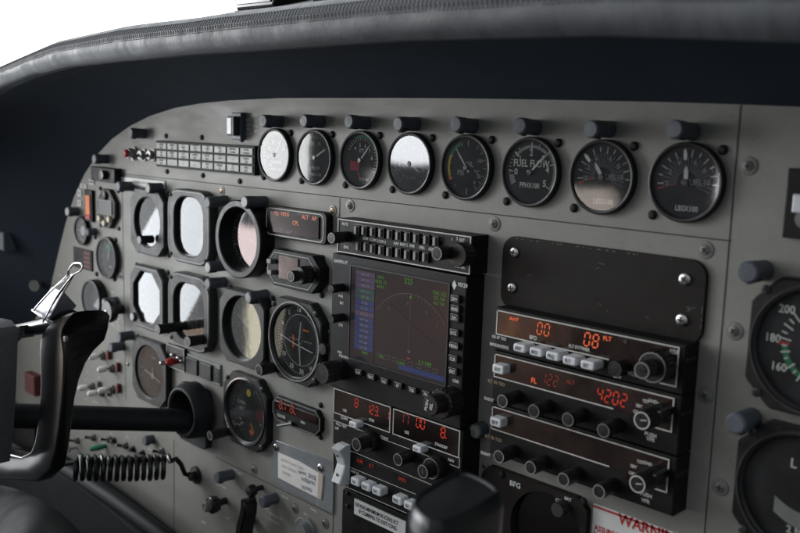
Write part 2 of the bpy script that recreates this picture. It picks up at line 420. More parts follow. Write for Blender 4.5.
def glass(name, tint=(1, 1, 1), ior=1.75, rough=.035):
    m_ = bpy.data.materials.new(name); m_.use_nodes = True; t = m_.node_tree; t.nodes.clear()
    o = t.nodes.new('ShaderNodeOutputMaterial'); mx = t.nodes.new('ShaderNodeMixShader'); tr = t.nodes.new('ShaderNodeBsdfTransparent'); gl = t.nodes.new('ShaderNodeBsdfGlossy')
    fr = t.nodes.new('ShaderNodeFresnel'); fr.inputs['IOR'].default_value = ior; tr.inputs[0].default_value = (*tint, 1); gl.inputs['Roughness'].default_value = rough
    gl.inputs['Color'].default_value = (1, 1, 1, 1)
    n2 = t.nodes.new('ShaderNodeTexNoise'); n2.inputs['Scale'].default_value = 30; g = t.nodes.new('ShaderNodeNewGeometry'); t.links.new(g.outputs['Position'], n2.inputs['Vector'])
    bp = t.nodes.new('ShaderNodeBump'); bp.inputs['Strength'].default_value = .08; bp.inputs['Distance'].default_value = .0006
    t.links.new(n2.outputs[0], bp.inputs['Height']); t.links.new(bp.outputs[0], gl.inputs['Normal'])
    t.links.new(fr.outputs[0], mx.inputs[0]); t.links.new(tr.outputs[0], mx.inputs[1]); t.links.new(gl.outputs[0], mx.inputs[2]); 
    df = t.nodes.new('ShaderNodeBsdfDiffuse'); df.inputs[0].default_value = (.8, .8, .8, 1); m2 = t.nodes.new('ShaderNodeMixShader')     # dust film that also puts a veil of haze into the glass
    nd = t.nodes.new('ShaderNodeTexNoise'); nd.inputs['Scale'].default_value = 55; nd.inputs['Detail'].default_value = 8; t.links.new(g.outputs['Position'], nd.inputs['Vector'])
    rd = t.nodes.new('ShaderNodeMapRange'); rd.inputs['From Min'].default_value = .35; rd.inputs['From Max'].default_value = .75; rd.inputs['To Min'].default_value = .008; rd.inputs['To Max'].default_value = .026
    t.links.new(nd.outputs[0], rd.inputs[0]); t.links.new(rd.outputs[0], m2.inputs[0])
    t.links.new(mx.outputs[0], m2.inputs[1]); t.links.new(df.outputs[0], m2.inputs[2]); t.links.new(m2.outputs[0], o.inputs[0])
    M[name] = m_
glass('glass', ior=1.95); glass('glass_coated', ior=1.25); glass('glass_plain', ior=1.37)

# ------------------------------------------------------------------ little builders
def screw_mb(mb, x, z, y, r, h=.0018, cross=.6, m0=0, m1=1):
    mb.mat(m0).lathe(x, z, [(r, y), (r, y-h*.45), (r*.8, y-h*.85), (r*.45, y-h), (0.0002, y-h)], n=18)
    a = random.random()*1.5; c = r*cross
    for k in (0, pi/2):
        mb.mat(m1).bar(x-c*math.cos(a+k), z-c*math.sin(a+k), x+c*math.cos(a+k), z+c*math.sin(a+k), r*.28, y-h-.0002-k*.0001)
    mb.mat(0)
def screw_part(parent, px, py, r=.0032, mt='black_plastic', d=0, name='screw', cup=False):
    x, z = at(px, py, d); mb = MB()
    if cup: mb.mat(2).lathe(x, z, [(r*1.7, -d), (r*1.6, -d-.0006), (r*1.15, -d-.0008)], n=20)
    screw_mb(mb, x, z, -d-.0001, r)
    return mb.build(name, [mt, 'seam', 'screw_paint'], parent, (x, -d, z))

# ================================================================== THE SETTING
pan = thing('instrument_panel', 'grey painted metal instrument panel carrying the gauges and radios', 'instrument panel', (0, 0, -.1))
top_px = [(800, 107), (741, 104.5), (660, 102), (560, 100), (470, 98.5), (400, 98), (330, 98), (280, 98.2), (230, 100.5), (200, 103.5), (175, 108), (150, 116), (130, 126), (112, 139), (97, 155), (84, 175), (74, 197), (66, 222), (59, 250), (50, 290), (30, 330), (-20, 380)]
ptop = [at(*p) for p in top_px]
def panel_poly():
    p = [(.75, .047)]+ptop+[(-1.05, -.8), (.75, -.8)]
    return p
mb = MB(); pp = panel_poly()
mb.loft([[(x, .004, z) for x, z in pp], [(x, 0, z) for x, z in pp]], False, True)
b_ = len(mb.v); po_ = inset(pp, -.008); mb.v += [(x, .006, z) for x, z in po_]; mb.face(range(b_, b_+len(po_)))
mb.build('panel_plate', ['panel_paint'], pan)
mb = MB()
def seamline(a, b, w=.0008):
    (x0, z0), (x1, z1) = at(*a), at(*b); mb.bar(x0, z0, x1, z1, w, -.0003)
zs = -.0349
seamline((121, 173.5), (340, 197)); seamline((340, 197), (731.5, 241))
seamline((741, 105), (704, 540)); seamline((122, 174), (126, 400))
seamline((340, 198), (333, 533)); seamline((216, 457), (333, 515)); seamline((174, 440), (174, 540))
mb.build('seam', ['seam'], pan)
for p in [(350.4, 205.8), (494.6, 224), (705.5, 250), (748.6, 166), (734.4, 331), (705.7, 395), (720.3, 487), (254, 469), (295, 508), (325, 523), (121, 276)]:
    screw_part(pan, *p, r=.0036, mt='screw_paint', cup=True)
for p in [(222, 191), (333, 210.6)]: screw_part(pan, *p, r=.0032, mt='brass', cup=True)
for p in [(329, 332), (128, 364)]: screw_part(pan, *p, r=.0026, mt='steel')
# small printed legends on the panel paint
mb = MB()
def ptext(t, px, py, s, align='C', mtx=0):
    x, z = at(px, py); mb.mat(mtx).text(t, x, z, -.0004, s, align)
for i, t in enumerate(['BATT', 'GEN', 'FUEL', 'BOOST', 'HOT']): ptext(t, 248.5, 120+i*4.6, .0042)
for i, t in enumerate(['DIM', 'TEST', 'FULL', 'BRT']): ptext(t, 256.5, 116+i*5, .0040)
ptext('PUSH', 131, 142, .003); ptext('TO TEST', 143, 143, .003); ptext('ON', 137, 166, .003); ptext('OFF', 149, 168, .003)
for (a, b, t) in [(233, 480, 'AIRSPEED'), (222, 486, 'PITOT HEAT'), (266, 508, 'DE ICE'), (276, 516, 'PROP ANTI ICE'), (274, 521, 'STALL HEAT'), (306, 514, 'BRT'), (240, 473, 'LIGHTS'), (99, 378, 'STBY'), (88, 372, 'ON'), (110, 398, 'AVIONICS'), (104, 316, 'VENT'), (118, 318, 'PULL'), (119, 326, 'PUSH'), (118, 322, 'AIR'), (100, 283, 'FLAP')]:
    ptext(t, a, b, .0034)
for (a, b, t) in [(66, 438, 'START'), (80, 437, 'EXT PWR'), (112, 434, 'GEN 1'), (128, 437, 'GEN 2'), (150, 449, 'BUS 1'), (104, 452, 'BUS 2'), (225, 500, 'TEMP'), (228, 518, 'HOT'), (204, 522, 'CABIN'), (285, 497, 'STROBE'), (314, 510, 'PANEL'), (96, 402, 'BEACON'), (86, 399, 'TAXI'), (118, 360, 'LDG'), (86, 380, 'NAV'), (60, 275, 'STATIC'), (113, 292, 'PARK'), (301, 385, 'RAD ALT'), (262, 384, 'TEST')]:
    ptext(t, a, b, .0034)
x, z = at(303, 530); mb.arc(x, z, .0125, .0132, -75, 75, -.0004)
x, z = at(236, 478); mb.arc(x, z, .0095, .0101, -60, 60, -.0004)
for k in range(6):
    a = at(100+k*3, 318+k*1.8); b = at(119+k*.4, 322+k*2.2); mb.bar(a[0], a[1], b[0], b[1], .0004, -.0004)
mb.build('legend', ['print_pale'], pan)

# underside of the glareshield and the roll
def lerp(tab, x):
    if x <= tab[0][0]: return tab[0][1]
    for (a, b), (c, d) in zip(tab, tab[1:]):
        if x <= c: return b+(d-b)*(x-a)/(c-a)
    return tab[-1][1]
Bz = [(-.95, -.12), (-.80, -.035), (-.65, .030), (-.5065, .0606), (-.42, .0725), (-.3378, .0798), (-.2343, .0822), (-.12, .0833), (.129, .0833), (.2755, .079), (.378, .071), (.70, .050)]
Tz = [(-.95, -.095), (-.80, -.010), (-.65, .056), (-.504, .0875)]+[(at(px, py, .14)[0], at(px, py, .14)[1]) for px, py in ((67, 40), (135, 25), (200, 17.5), (237, 11.5), (275, 7), (312, 2))]+[(.13, .1165), (.28, .113), (.38, .106), (.70, .085)]
gs = thing('glareshield', 'padded leather glareshield with stitched roll above the instrument panel', 'glareshield', (0, -.1, .08))
N = 150; xs = [-.95+1.65*i/N for i in range(N+1)]
def roll(x):
    zb, zt = lerp(Bz, x), lerp(Tz, x); h = zt-zb
    w = .0006*math.sin(x*260)+.0005*math.sin(x*97+1)
    pr = [(-.128, zb+.0065), (-.138, zb+.004), (-.1475, zb+.0012), (-.1535, zb+h*.12), (-.1575+w, zb+h*.27), (-.159+w, zb+h*.42), (-.158, zb+h*.56), (-.1585, zb+h*.64), (-.155, zb+h*.80), (-.149, zb+h*.93), (-.140, zt), (-.120, zt+.004), (-.06, zt+.008), (.15, zt+.010), (.5, zt+.0)]
    return [(x, y, z) for y, z in pr]
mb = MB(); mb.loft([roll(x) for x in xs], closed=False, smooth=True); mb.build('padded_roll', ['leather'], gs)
# underside: from the lip in to the panel's top outline, and down the left side
lipc = [(x, -.128, lerp(Bz, x)+.0065) for x in xs]
def topz(x):
    pts = sorted([(a, b) for a, b in ptop[:18]]+[(.75, .047)])
    return lerp(pts, x)
inner = [Vector((.75, 0, .047))]+[Vector((a, 0, b)) for a, b in ptop]
# even sampling by length along both curves, matched
def resamp(pts, n):
    L = [0]
    for a, b in zip(pts, pts[1:]): L.append(L[-1]+(b-a).length)
    out = []; k = 0
    for i in range(n):
        t = L[-1]*i/(n-1)
        while k < len(L)-2 and L[k+1] < t: k += 1
        f = (t-L[k])/max(1e-9, L[k+1]-L[k]); out.append(pts[k].lerp(pts[k+1], f))
    return out
outer = [Vector(p) for p in lipc[::-1]]+[Vector((-1.0, -.128, -.3)), Vector((-1.02, -.128, -.5))]
ia, oa = resamp(inner, 120), resamp(outer, 120)
# outer index matched on x while the shield is overhead, then on length
rows = []
for s_ in (0, .12, .3, .55, .8, 1):
    row = []
    for a, b in zip(ia, oa):
        f = 1-s_; p = a.lerp(b, s_); p.z += .016*math.sin(pi*s_)**.8*(1 if p.z > -.1 else .3); row.append((p.x, p.y+(.0005 if s_ == 0 else 0), p.z))
    rows.append(row)
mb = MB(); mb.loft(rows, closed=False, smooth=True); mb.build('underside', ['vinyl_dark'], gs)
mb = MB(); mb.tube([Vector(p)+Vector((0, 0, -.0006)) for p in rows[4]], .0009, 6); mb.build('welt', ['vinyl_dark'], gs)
# stitching
mb = MB()
def stitch_row(fr, dy, step=.0034, ln=.0022, r=.00030, tilt=0):
    x = -.9
    while x < .6:
        pts = []
        for q in (x, x+ln):
            zb, zt = lerp(Bz, q), lerp(Tz, q); h = zt-zb
            tab = [(0, -.1475), (.12, -.1535), (.27, -.1575), (.42, -.159), (.56, -.158), (.64, -.1585), (.8, -.155), (.93, -.149), (1, -.14)]
            f = fr+(tilt if q == x else -tilt)
            pts.append((q, lerp(tab, f)-dy, zb+h*f))
        mb.tube(pts, r, 5); x += step
for fr in (.50, .66, .80): stitch_row(fr, .0003)
for fr in (.58, .73): stitch_row(fr, .0002, step=.0036, ln=.0001, tilt=.05, r=.00028)
mb.build('stitching', ['thread'], gs)
mb = MB(); mb.tube([(x, -.1425, lerp(Bz, x)+.0018) for x in xs], .0012, 6); mb.build('piping', ['vinyl_dark'], gs)

# left sidewall of the cockpit, ahead of the side window
mb = MB()
mb.v += [(-1.02, -.128, .25), (-.97, .02, .25), (-.97, .02, -.8), (-1.02, -.128, -.8)]; mb.face((0, 1, 2, 3))
struct(mb.build('wall_left', ['wall_dark']))
mb = MB(); mb.v += [(-1.1, -.7, -.62), (.8, -.7, -.62), (.8, .02, -.62), (-1.1, .02, -.62)]; mb.face((0, 1, 2, 3))
struct(mb.build('floor', ['wall_dark']))

# housing on the glareshield
t = thing('compass_housing', 'dark glossy instrument housing standing on top of the glareshield', 'compass', (-.03, -.05, .12))
mb = MB()
a, b, c, d_ = at(231.5, -6, .06), at(236, 11, .06), at(273, 7.5, .06), at(279, -10, .06)
mb.prism([a, b, c, d_, (d_[0]+.004, d_[1]+.02), (a[0]-.004, a[1]+.02)], .01, -.06, .003); mb.build('case', ['grip_black'], t)
mb = MB(); e, f_ = at(283, 4.5, .058), at(310, 1.5, .058)
mb.prism([b, (b[0], b[1]-.0035), (f_[0]+.01, f_[1]-.0025), (f_[0]+.01, f_[1]+.0005), (c[0], c[1])], .012, -.062, .001); mb.build('base_plate', ['bezel_grey'], t)
mb = MB(); q = inset([a, b, c, d_], .005); mb.prism(q, -.058, -.0612, .0005); mb.build('window', ['display_black'], t)

# ================================================================== post lights
prnd = random.Random(11)
def post(px, py, where, d=.022, r=.0062, tip='post_grey', group='post lights over the gauges', label=None):
    x, z = at(px, py, d)
    t = thing('post_light', label or ('grey cylindrical post light ' + where), 'post light', (x, 0, z), group)
    mb = MB(); mb.lathe(x, z, [(r*.98, 0), (r*.95, -d*.55), (r, -d*.56), (r, -d+.0008), (r*.88, -d)], n=28)
    br = mb.build('barrel', ['post_grey'], t)
    mb = MB(); mb.lathe(x, z, [(r*.86, -d+.0002), (r*.8, -d-.0005), (.0004, -d-.0006)], n=24); mb.build('cap', [tip], t)
    mb = MB(); mb.box(x-r*.55, x+r*.55, -d*.62, -d+.0022, z-r*1.04, z-r*.55); mb.build('light_slot', ['ink'], br)
    t.rotation_euler = (R(prnd.uniform(-3, 3)), R(prnd.uniform(-25, 25)), R(prnd.uniform(-3, 3)))
    return t
for (px, py), w in zip([(262.5, 121), (303.5, 121), (348.5, 122.3), (398, 123.3), (455, 125.5), (518, 127), (592, 128.6), (676, 131)],
                       ['above the torque gauge, first of the top row', 'above the propeller gauge', 'above the gauge with green arc and red patch', 'above the half-bright fourth gauge', 'above the oil gauge', 'above the fuel flow gauge', 'above the left fuel gauge', 'above the rightmost round fuel gauge of the top row']):
    post(px, py, w, group='post lights of the top gauge row')
post(131, 133.5, 'at the curved top left corner of the panel', d=.018)
post(94, 159, 'beside the dark panel edge, above the chronometer', d=.018)
post(118, 186.5, 'between the chronometer and the airspeed gauge', d=.018)
post(148, 188, 'at the top right of the airspeed gauge', d=.018, tip='screw_paint')
post(207, 201.5, 'at the top right of the attitude indicator', d=.024)
post(208, 267, 'with a pale tip below the attitude indicator', d=.022, tip='post_tip')
post(244, 202.5, 'with a pale tip at the top of the altimeter', d=.026, tip='post_tip')
post(207.5, 284, 'at the top right of the horizontal situation indicator', d=.022)
post(249, 297, 'with a grey tip at the top of the vertical speed indicator', d=.022, tip='screw_paint')
post(132, 317, 'with a pale tip below the octagonal white dial', d=.012, tip='post_tip', r=.0055)
post(104, 302.5, 'with a pale tip above the black pull knob', d=.018, tip='screw_paint')
post(119, 337, 'slanting over the white toggles, upper of two', d=.018)
post(110, 348, 'slanting over the white toggles, lower of two', d=.018)
post(269, 268.5, 'on the left of the octagonal selector unit', d=.01, tip='post_tip', r=.004)
post(747, 273.5, 'left of the copilot airspeed indicator', d=.024, r=.0068)
post(735.5, 425, 'between the two right hand indicators', d=.024, r=.0068)
post(217, 478.5, 'above the heater knob on the lower panel', d=.02)
post(262, 502, 'beside the black lever on the lower panel', d=.018)
post(144, 441, 'beneath the collar of the control column', d=.012)
post(87, 232, 'below the chronometer, beside the small round dial', d=.012, r=.005)
post(67, 212, 'at the extreme left edge of the panel', d=.015, r=.0065, tip='post_tip')
post(474, 431, 'between the two radio stacks', d=.012, r=.0062, tip='screw_paint')

# ================================================================== round engine gauges
def gauge(name, label, cat, px, py, r, d, dialf, group=None, screws=(), ir=None, needle=None, gl='glass', front=.0015, bez='bezel_black', tilt=(0, 0)):
    x, z = at(px, py, d); ir = ir or r*.87
    t = thing(name, label, cat, (x, 0, z), group); yd = -.0012
    mb = MB(); mb.lathe(x, z, [(r, 0), (r, -d+.0015), (r*.985, -d+.0004), (r*.95, -d), (ir*1.02, -d+.0003), (ir, -d+.0012), (ir*.98, yd+.0004)], n=64, cap=False); mb.build('bezel', [bez], t)
    mb = MB(); mb.flat(circ(ir*1.0, 48, x, z), yd); mb.build('dial', ['dial_black'], t)
    mb = MB(); mats = dialf(mb, x, z, ir, yd-.0004); 
    if mb.v: mb.build('scale', mats, t)
    if needle is not None:
        mb = MB(); n_mat = 'mark_white'
        for (ang, l, w, tail) in needle:
            a = R(ang); sn, cs = math.sin(a), math.cos(a)
            mb.bar(x-sn*tail*ir, z-cs*tail*ir, x+sn*l*ir*.7, z+cs*l*ir*.7, w, yd-.0022); mb.bar(x+sn*l*ir*.7, z+cs*l*ir*.7, x+sn*l*ir, z+cs*l*ir, w, yd-.0022, w*.2)
        mb.build('needle', ['mark_white'], t)
        mb = MB(); mb.lathe(x, z, [(ir*.1, yd-.001), (ir*.1, yd-.003), (ir*.08, yd-.0034)], n=20); mb.build('hub', ['knob_black'], t)
    mb = MB(); c = circ(ir*1.0, 48, x, z); b = len(mb.v)
    mb.v += [(u, -d+.0014+(u-x)*tilt[0]+(w-z)*tilt[1], w) for u, w in c]; mb.face(range(b, b+48)); mb.build('glass', [gl], t)
    for s in screws: screw_part(t, *s, r=.0033, mt='black_plastic')
    return t
def nums(mb, x, z, r, y, items, size, m=0):
    mb.mat(m)
    for s, a in items: mb.text(s, x+r*math.sin(R(a)), z+r*math.cos(R(a)), y, size)
def d_torque(mb, x, z, r, y):
    mb.ticks(x, z, r*.75, r*.9, -140, 60, 19, .0004, y); nums(mb, x, z, r*.58, y, [(str(k*4), -140+k*40) for k in range(6)], .0048)
    mb.text('TORQUE', x, z-r*.3, y, .0042); mb.text('FT-LB X 100', x, z-r*.6, y, .0032)
    mb.mat(1).arc(x, z, r*.9, r*.96, -120, 20, y); return ['mark_white', 'green']
def d_prop(mb, x, z, r, y):
    mb.ticks(x, z, r*.76, r*.9, -150, 90, 25, .0004, y); nums(mb, x, z, r*.6, y, [(str(k*4), -140+k*40) for k in range(6)], .0048)
    mb.text('PROP', x, z-r*.42, y, .005); mb.text('RPM X 100', x, z-r*.68, y, .0036)
    mb.mat(1).arc(x, z, r*.9, r*.96, 20, 80, y); return ['mark_dim', 'green']
def d_itt(mb, x, z, r, y):
    mb.ticks(x, z, r*.74, r*.88, -60, 120, 21, .0005, y); nums(mb, x, z, r*.58, y, [('4', -40), ('5', -10), ('6', 20), ('7', 50), ('8', 80)], .0045)
    mb.text('ITT', x, z+r*.36, y, .0048); mb.text('°C X 100', x+r*.15, z-r*.72, y, .0034)
    mb.mat(1).arc(x, z, r*.84, r*.94, -25, 75, y, 24)
    mb.mat(2)
    for k in range(4): mb.box(x-r*.62+k*r*.13, x-r*.62+k*r*.13+r*.09, y, y-.0002, z-r*.42, z-r*.05)
    for k in range(3): mb.bar(x-r*.62, z-r*(.12+.1*k), x-r*.1, z-r*(.12+.1*k), .0012, y-.0004)
    mb.bar(x-r*.2, z-r*.45, x-r*.05, z-r*.7, .002, y); return ['mark_white', 'green', 'red_mid']
def d_ng(mb, x, z, r, y):
    mb.ticks(x, z, r*.76, r*.9, -140, 140, 29, .0004, y); nums(mb, x, z, r*.6, y, [(str(k*2), -140+k*50) for k in range(6)], .0048)
    mb.text('% RPM', x, z-r*.5, y, .004); mb.mat(1).arc(x, z, r*.88, r*.95, 0, 90, y); return ['mark_dim', 'green']
def d_oil(mb, x, z, r, y):
    mb.mat(0).ticks(x, z, r*.74, r*.9, -140, -20, 7, .0005, y); mb.ticks(x, z, r*.7, r*.9, 30, 150, 7, .0006, y); mb.ticks(x, z, r*.8, r*.9, 30, 150, 25, .0003, y)
    mb.bar(x, z+r*.72, x, z+r*.92, .0009, y); mb.bar(x, z-r*.92, x, z-r*.7, .0009, y)
    mb.text('OIL', x+r*.08, z+r*.12, y, .006); mb.text('PSI', x-r*.3, z-r*.18, y, .006); mb.text('°C', x+r*.42, z-r*.15, y, .005)
    nums(mb, x, z, r*.6, y, [('0', 145), ('50', 118), ('100', 65)], .004)
    mb.mat(1).arc(x, z, r*.8, r*.92, -60, -22, y); mb.mat(2).arc(x, z, r*.8, r*.9, -112, -62, y); mb.mat(3).arc(x, z, r*.8, r*.92, -122, -113, y, 4)
    return ['mark_dim', 'green', 'yellow', 'orange']
def d_ff(mb, x, z, r, y):
    mb.mat(1).arc(x, z, r*.76, r*.86, -52, 42, y, 24)
    mb.mat(0).ticks(x, z, r*.74, r*.92, -90, 125, 5, .0007, y)
    for a in (-48, -2, 45): mb.ticks(x, z, r*.7, r*.94, a, a, 1, .0009, y-.0001)
    mb.ticks(x, z, r*.84, r*.92, 45, 125, 26, .0004, y); mb.ticks(x, z, r*.84, r*.92, -95, -50, 7, .0004, y)
    mb.ticks(x, z, r*.7, r*.9, -118, -100, 6, .0005, y)
    nums(mb, x, z, r*.62, y, [('0', -90), ('1', -50), ('2', -4), ('3', 44), ('4', 80), ('5', 122)], .0068)
    mb.text('FUEL FLOW', x-r*.02, z+r*.28, y, .0078, sx=.82); mb.text('PPHX100', x-r*.05, z-r*.42, y, .0056, sx=.85)
    return ['mark_white', 'mark_dim']
def d_fuel(mb, x, z, r, y):
    mb.mat(0)
    for k in range(12): mb.ticks(x, z, r*(.76 if k % 2 else .7), r*.9, -95+k*17, -95+k*17, 1, .0006, y)
    mb.mat(1).ticks(x, z, r*.3, r*.72, -100, 110, 22, .0006, y)
    mb.mat(0); nums(mb, x, z, r*.6, y, [('0', -96), ('2', -62), ('4', -28), ('6', 20), ('8', 55), ('10', 88)], .005, 2)
    mb.mat(2).text('FUEL', x+r*.22, z+r*.02, y, .0055); mb.mat(0).text('LBSX100', x+r*.05, z-r*.72, y, .0052, sx=.85)
    mb.mat(3).ticks(x, z, r*.68, r*.9, -104, -104, 1, .0011, y-.0002); mb.ticks(x, z, r*.35, r*.52, -100, -100, 1, .0011, y-.0002)
    return ['mark_white', 'mark_faint', 'mark_dim', 'red']
G = 'engine gauges in the top row'
UR = [(290.8, 133), (332.5, 134.5), (380, 135.5), (432.5, 138), (492, 140), (558.7, 143), (634.5, 146.3), (723.2, 150)]
LL = [(263.8, 177), (301.8, 180.8), (345.5, 185), (392.5, 189.5), (445.5, 195), (506.8, 201.3), (574.2, 208), (652.7, 214.8)]
GX = [((UR[i][0]+LL[i][0])/2, (UR[i][1]+LL[i][1])/2) for i in range(8)]
gd = .0055
specs = [('torque_gauge', 'round gauge washed white by a reflection, leftmost of the top row', d_torque, [(35, .75, .0016, .2)]),
         ('propeller_gauge', 'round gauge reading PROP crossed by a pale diagonal reflection', d_prop, [(62, .75, .0016, .1)]),
         ('turbine_temperature_gauge', 'round ITT gauge with green arc, white needle and a red patch', d_itt, [(42, .8, .0017, .1)]),
         ('turbine_speed_gauge', 'round gauge whose upper half mirrors bright sky, fourth in the top row', d_ng, [(120, .6, .0016, .1)]),
         ('oil_gauge', 'round OIL PSI gauge with yellow and green arc on its left', d_oil, [(-38, .78, .0012, .2)]),
         ('fuel_flow_gauge', 'round black gauge reading FUEL FLOW with numbers 1 to 5', d_ff, [(45, .8, .0017, .12)]),
         ('left_fuel_gauge', 'round fuel gauge second from the right of the top row', d_fuel, [(-33, .5, .0028, .1)]),
         ('right_fuel_gauge', 'round fuel gauge with red mark and upright needle, rightmost of the top row', d_fuel, [(-2, .45, .003, .1)])]
for i, (n, l, fn, nd) in enumerate(specs):
    x0, z0 = at(*GX[i]); 
    v = (Vector((x0, -gd, z0))-CP); k = v.dot(CF); px, py = 400+FPX*v.dot(CR)/k, 266.5-FPX*v.dot(CU)/k
    t = gauge(n, l, 'gauge', px, py, .0268, gd, fn, group=G, screws=[UR[i], LL[i]], needle=nd, ir=.0238, gl='glass' if i == 3 else 'glass_plain')
    if i >= 6:   # second, outboard pointer of the fuel gauges
        mb = MB(); a = R([-44, -4][i-6]); ir = .0238
        mb.bar(x0+ir*.62*math.sin(a), z0+ir*.62*math.cos(a), x0+ir*.78*math.sin(a), z0+ir*.78*math.cos(a), .0022, -.004, .0026)
        mb.bar(x0+ir*.78*math.sin(a), z0+ir*.78*math.cos(a), x0+ir*.93*math.sin(a), z0+ir*.93*math.cos(a), .0026, -.004, .0005); mb.build('outer_pointer', ['mark_white'], t)

# ================================================================== flight instruments
def flight(name, label, cx, cz, w, h, shape, d, ir, dialf, bez='bezel_grey', line=None, irz=None, group='flight instruments', screws=True, needle=None, win=None, deep=.0012, gl='glass', ring=None, tilt=(0, 0), cat='gauge', gdf=.55):
    t = thing(name, label, cat, (cx, 0, cz), group)
    out = {'oct': octa(cx, cz, w, h, w*.17), 'rr': rrect(cx-w/2, cx+w/2, cz-h/2, cz+h/2, w*.25, 8), 'sq': rrect(cx-w/2, cx+w/2, cz-h/2, cz+h/2, w*.06, 3), 'round': circ(w/2, 64, cx, cz), 'top': octa(cx, cz, w, h, w*.2)}[shape]
    n = 96; o = rs(out, cx, cz, n); irz = irz or ir
    if win: wi = rs(win(cx, cz), cx, cz, n)
    else: wi = [(cx+ir*math.cos(2*pi*i/n), cz+irz*math.sin(2*pi*i/n)) for i in range(n)]
    o2 = rs(inset(out, .0012), cx, cz, n); w2 = [(cx+(x-cx)*.965, cz+(z-cz)*.965) for x, z in wi]
    L = [[(x, 0, z) for x, z in o], [(x, -d+.0012, z) for x, z in o], [(x, -d, z) for x, z in o2], [(x, -d, z) for x, z in wi], [(x, -d+.001, z) for x, z in w2], [(x, -deep+.0002, z) for x, z in w2]]
    mb = MB(); mb.loft(L[:5]); mb.mat(1).loft(L[4:])
    mb.build('bezel', [bez, 'bezel_black'], t)
    if line:
        mb = MB(); mb.outline(rs(inset(out, .0022), cx, cz, n), .0009, -d-.0003); mb.build('bezel_line', [line], t)
    if ring:
        mb = MB(); ro = [(cx+(x-cx)*1.07, cz+(z-cz)*1.07) for x, z in wi]; mb.outline(ro, .0012, -d-.0012, .0012); mb.build('rim', [ring], t)
    mb = MB(); mb.flat(w2, -deep); mb.build('dial', ['dial_black'], t)
    mb = MB(); mats = dialf(mb, cx, cz, ir, -deep-.0004)
    if mb.v: mb.build('scale', mats, t)
    if needle:
        mb = MB()
        for (ang, l, wd_, tail) in needle:
            a = R(ang); sn, cs = math.sin(a), math.cos(a)
            mb.bar(cx-sn*tail*ir, cz-cs*tail*ir, cx+sn*l*ir*.75, cz+cs*l*ir*.75, wd_, -deep-.0022); mb.bar(cx+sn*l*ir*.75, cz+cs*l*ir*.75, cx+sn*l*ir, cz+cs*l*ir, wd_, -deep-.0022, wd_*.2)
        mb.build('needle', ['mark_white'], t)
    mb = MB(); b = 0; gy = -d+.0022 if gl == 'glass_coated' else -max(deep+.003, d*gdf); mb.v += [(u, gy+(u-cx)*tilt[0]+(q-cz)*tilt[1], q) for u, q in w2]; mb.face(range(n)); mb.build('glass', [gl], t)
    if screws:
        for sx in (-1, 1):
            for sz in (-1, 1):
                mb = MB(); X, Z = cx+sx*w*.41, cz+sz*h*.41; screw_mb(mb, X, Z, -d if shape not in ('oct',) else -.0001, .0026, .0012)
                if shape == 'top':
                    X, Z = cx+sx*w*.395, cz+sz*h*.395; mb = MB(); screw_mb(mb, X, Z, -d, .0030, .0014)
                if shape == 'oct': X, Z = cx+sx*w*.46, cz+sz*h*.46; mb = MB(); screw_mb(mb, X, Z, -.0001, .0030, .0018)
                mb.build('screw', ['bezel_grey' if shape == 'top' else 'black_plastic', 'seam'], t, (X, -.0001, Z))
    return t
def d_asi(mb, x, z, r, y):
    mb.mat(0).ticks(x, z, r*.78, r*.93, 0, 320, 33, .0005, y); nums(mb, x, z, r*.62, y, [('40', 30), ('60', 70), ('80', 110), ('100', 150), ('120', 190), ('140', 230), ('160', 270), ('180', 310)], .005)
    mb.mat(1).arc(x, z, r*.42, r*.5, 150, 280, y, 24); mb.mat(0).arc(x, z, r*.40, r*.42, 0, 360, y, 40); mb.text('KNOTS', x, z+r*.2, y, .004); return ['mark_dim', 'green']
def d_att(mb, x, z, r, y):
    mb.mat(0).arc(x, z, 0, r*.98, -90, 90, y, 30); mb.mat(1).arc(x, z, 0, r*.98, 90, 270, y, 30)
    mb.mat(2).bar(x-r*.5, z, x-r*.12, z, .0014, y-.001); mb.bar(x+r*.12, z, x+r*.5, z, .0014, y-.001)
    for k in (-2, -1, 1, 2): mb.bar(x-r*.2, z+k*r*.2, x+r*.2, z+k*r*.2, .0005, y-.0006)
    return ['acrylic', 'cover_black', 'mark_white']
def d_alt(mb, x, z, r, y):
    mb.mat(0).ticks(x, z, r*.76, r*.93, 0, 324, 10, .0009, y); mb.ticks(x, z, r*.85, r*.93, 0, 353, 50, .0004, y)
    nums(mb, x, z, r*.62, y, [(str(k), k*36) for k in range(10)], .0075); mb.text('ALT', x-r*.2, z+r*.25, y, .004); return ['mark_white']
def d_rmi(mb, x, z, r, y):
    mb.mat(0).ticks(x, z, r*.82, r*.95, 0, 355, 72, .0004, y); nums(mb, x, z, r*.68, y, [(s, k*30) for k, s in enumerate(['N', '3', '6', 'E', '12', '15', 'S', '21', '24', 'W', '30', '33'])], .005)
    mb.mat(1).bar(x-r*.5, z-r*.3, x+r*.5, z+r*.35, .0012, y-.001); return ['mark_dim', 'green']
def d_hsi(mb, x, z, r, y):
    mb.mat(0).ticks(x, z, r*.78, r*.93, 0, 355, 72, .0005, y); nums(mb, x, z, r*.62, y, [(s, k*30+14) for k, s in enumerate(['N', '3', '6', 'E', '12', '15', 'S', '21', '24', 'W', '30', '33'])], .0056)
    mb.mat(1).bar(x+r*.15, z-r*.7, x+r*.15, z+r*.7, .0014, y-.001); mb.mat(0).bar(x-r*.3, z, x+r*.3, z, .001, y-.0012); return ['mark_dim', 'yellow']
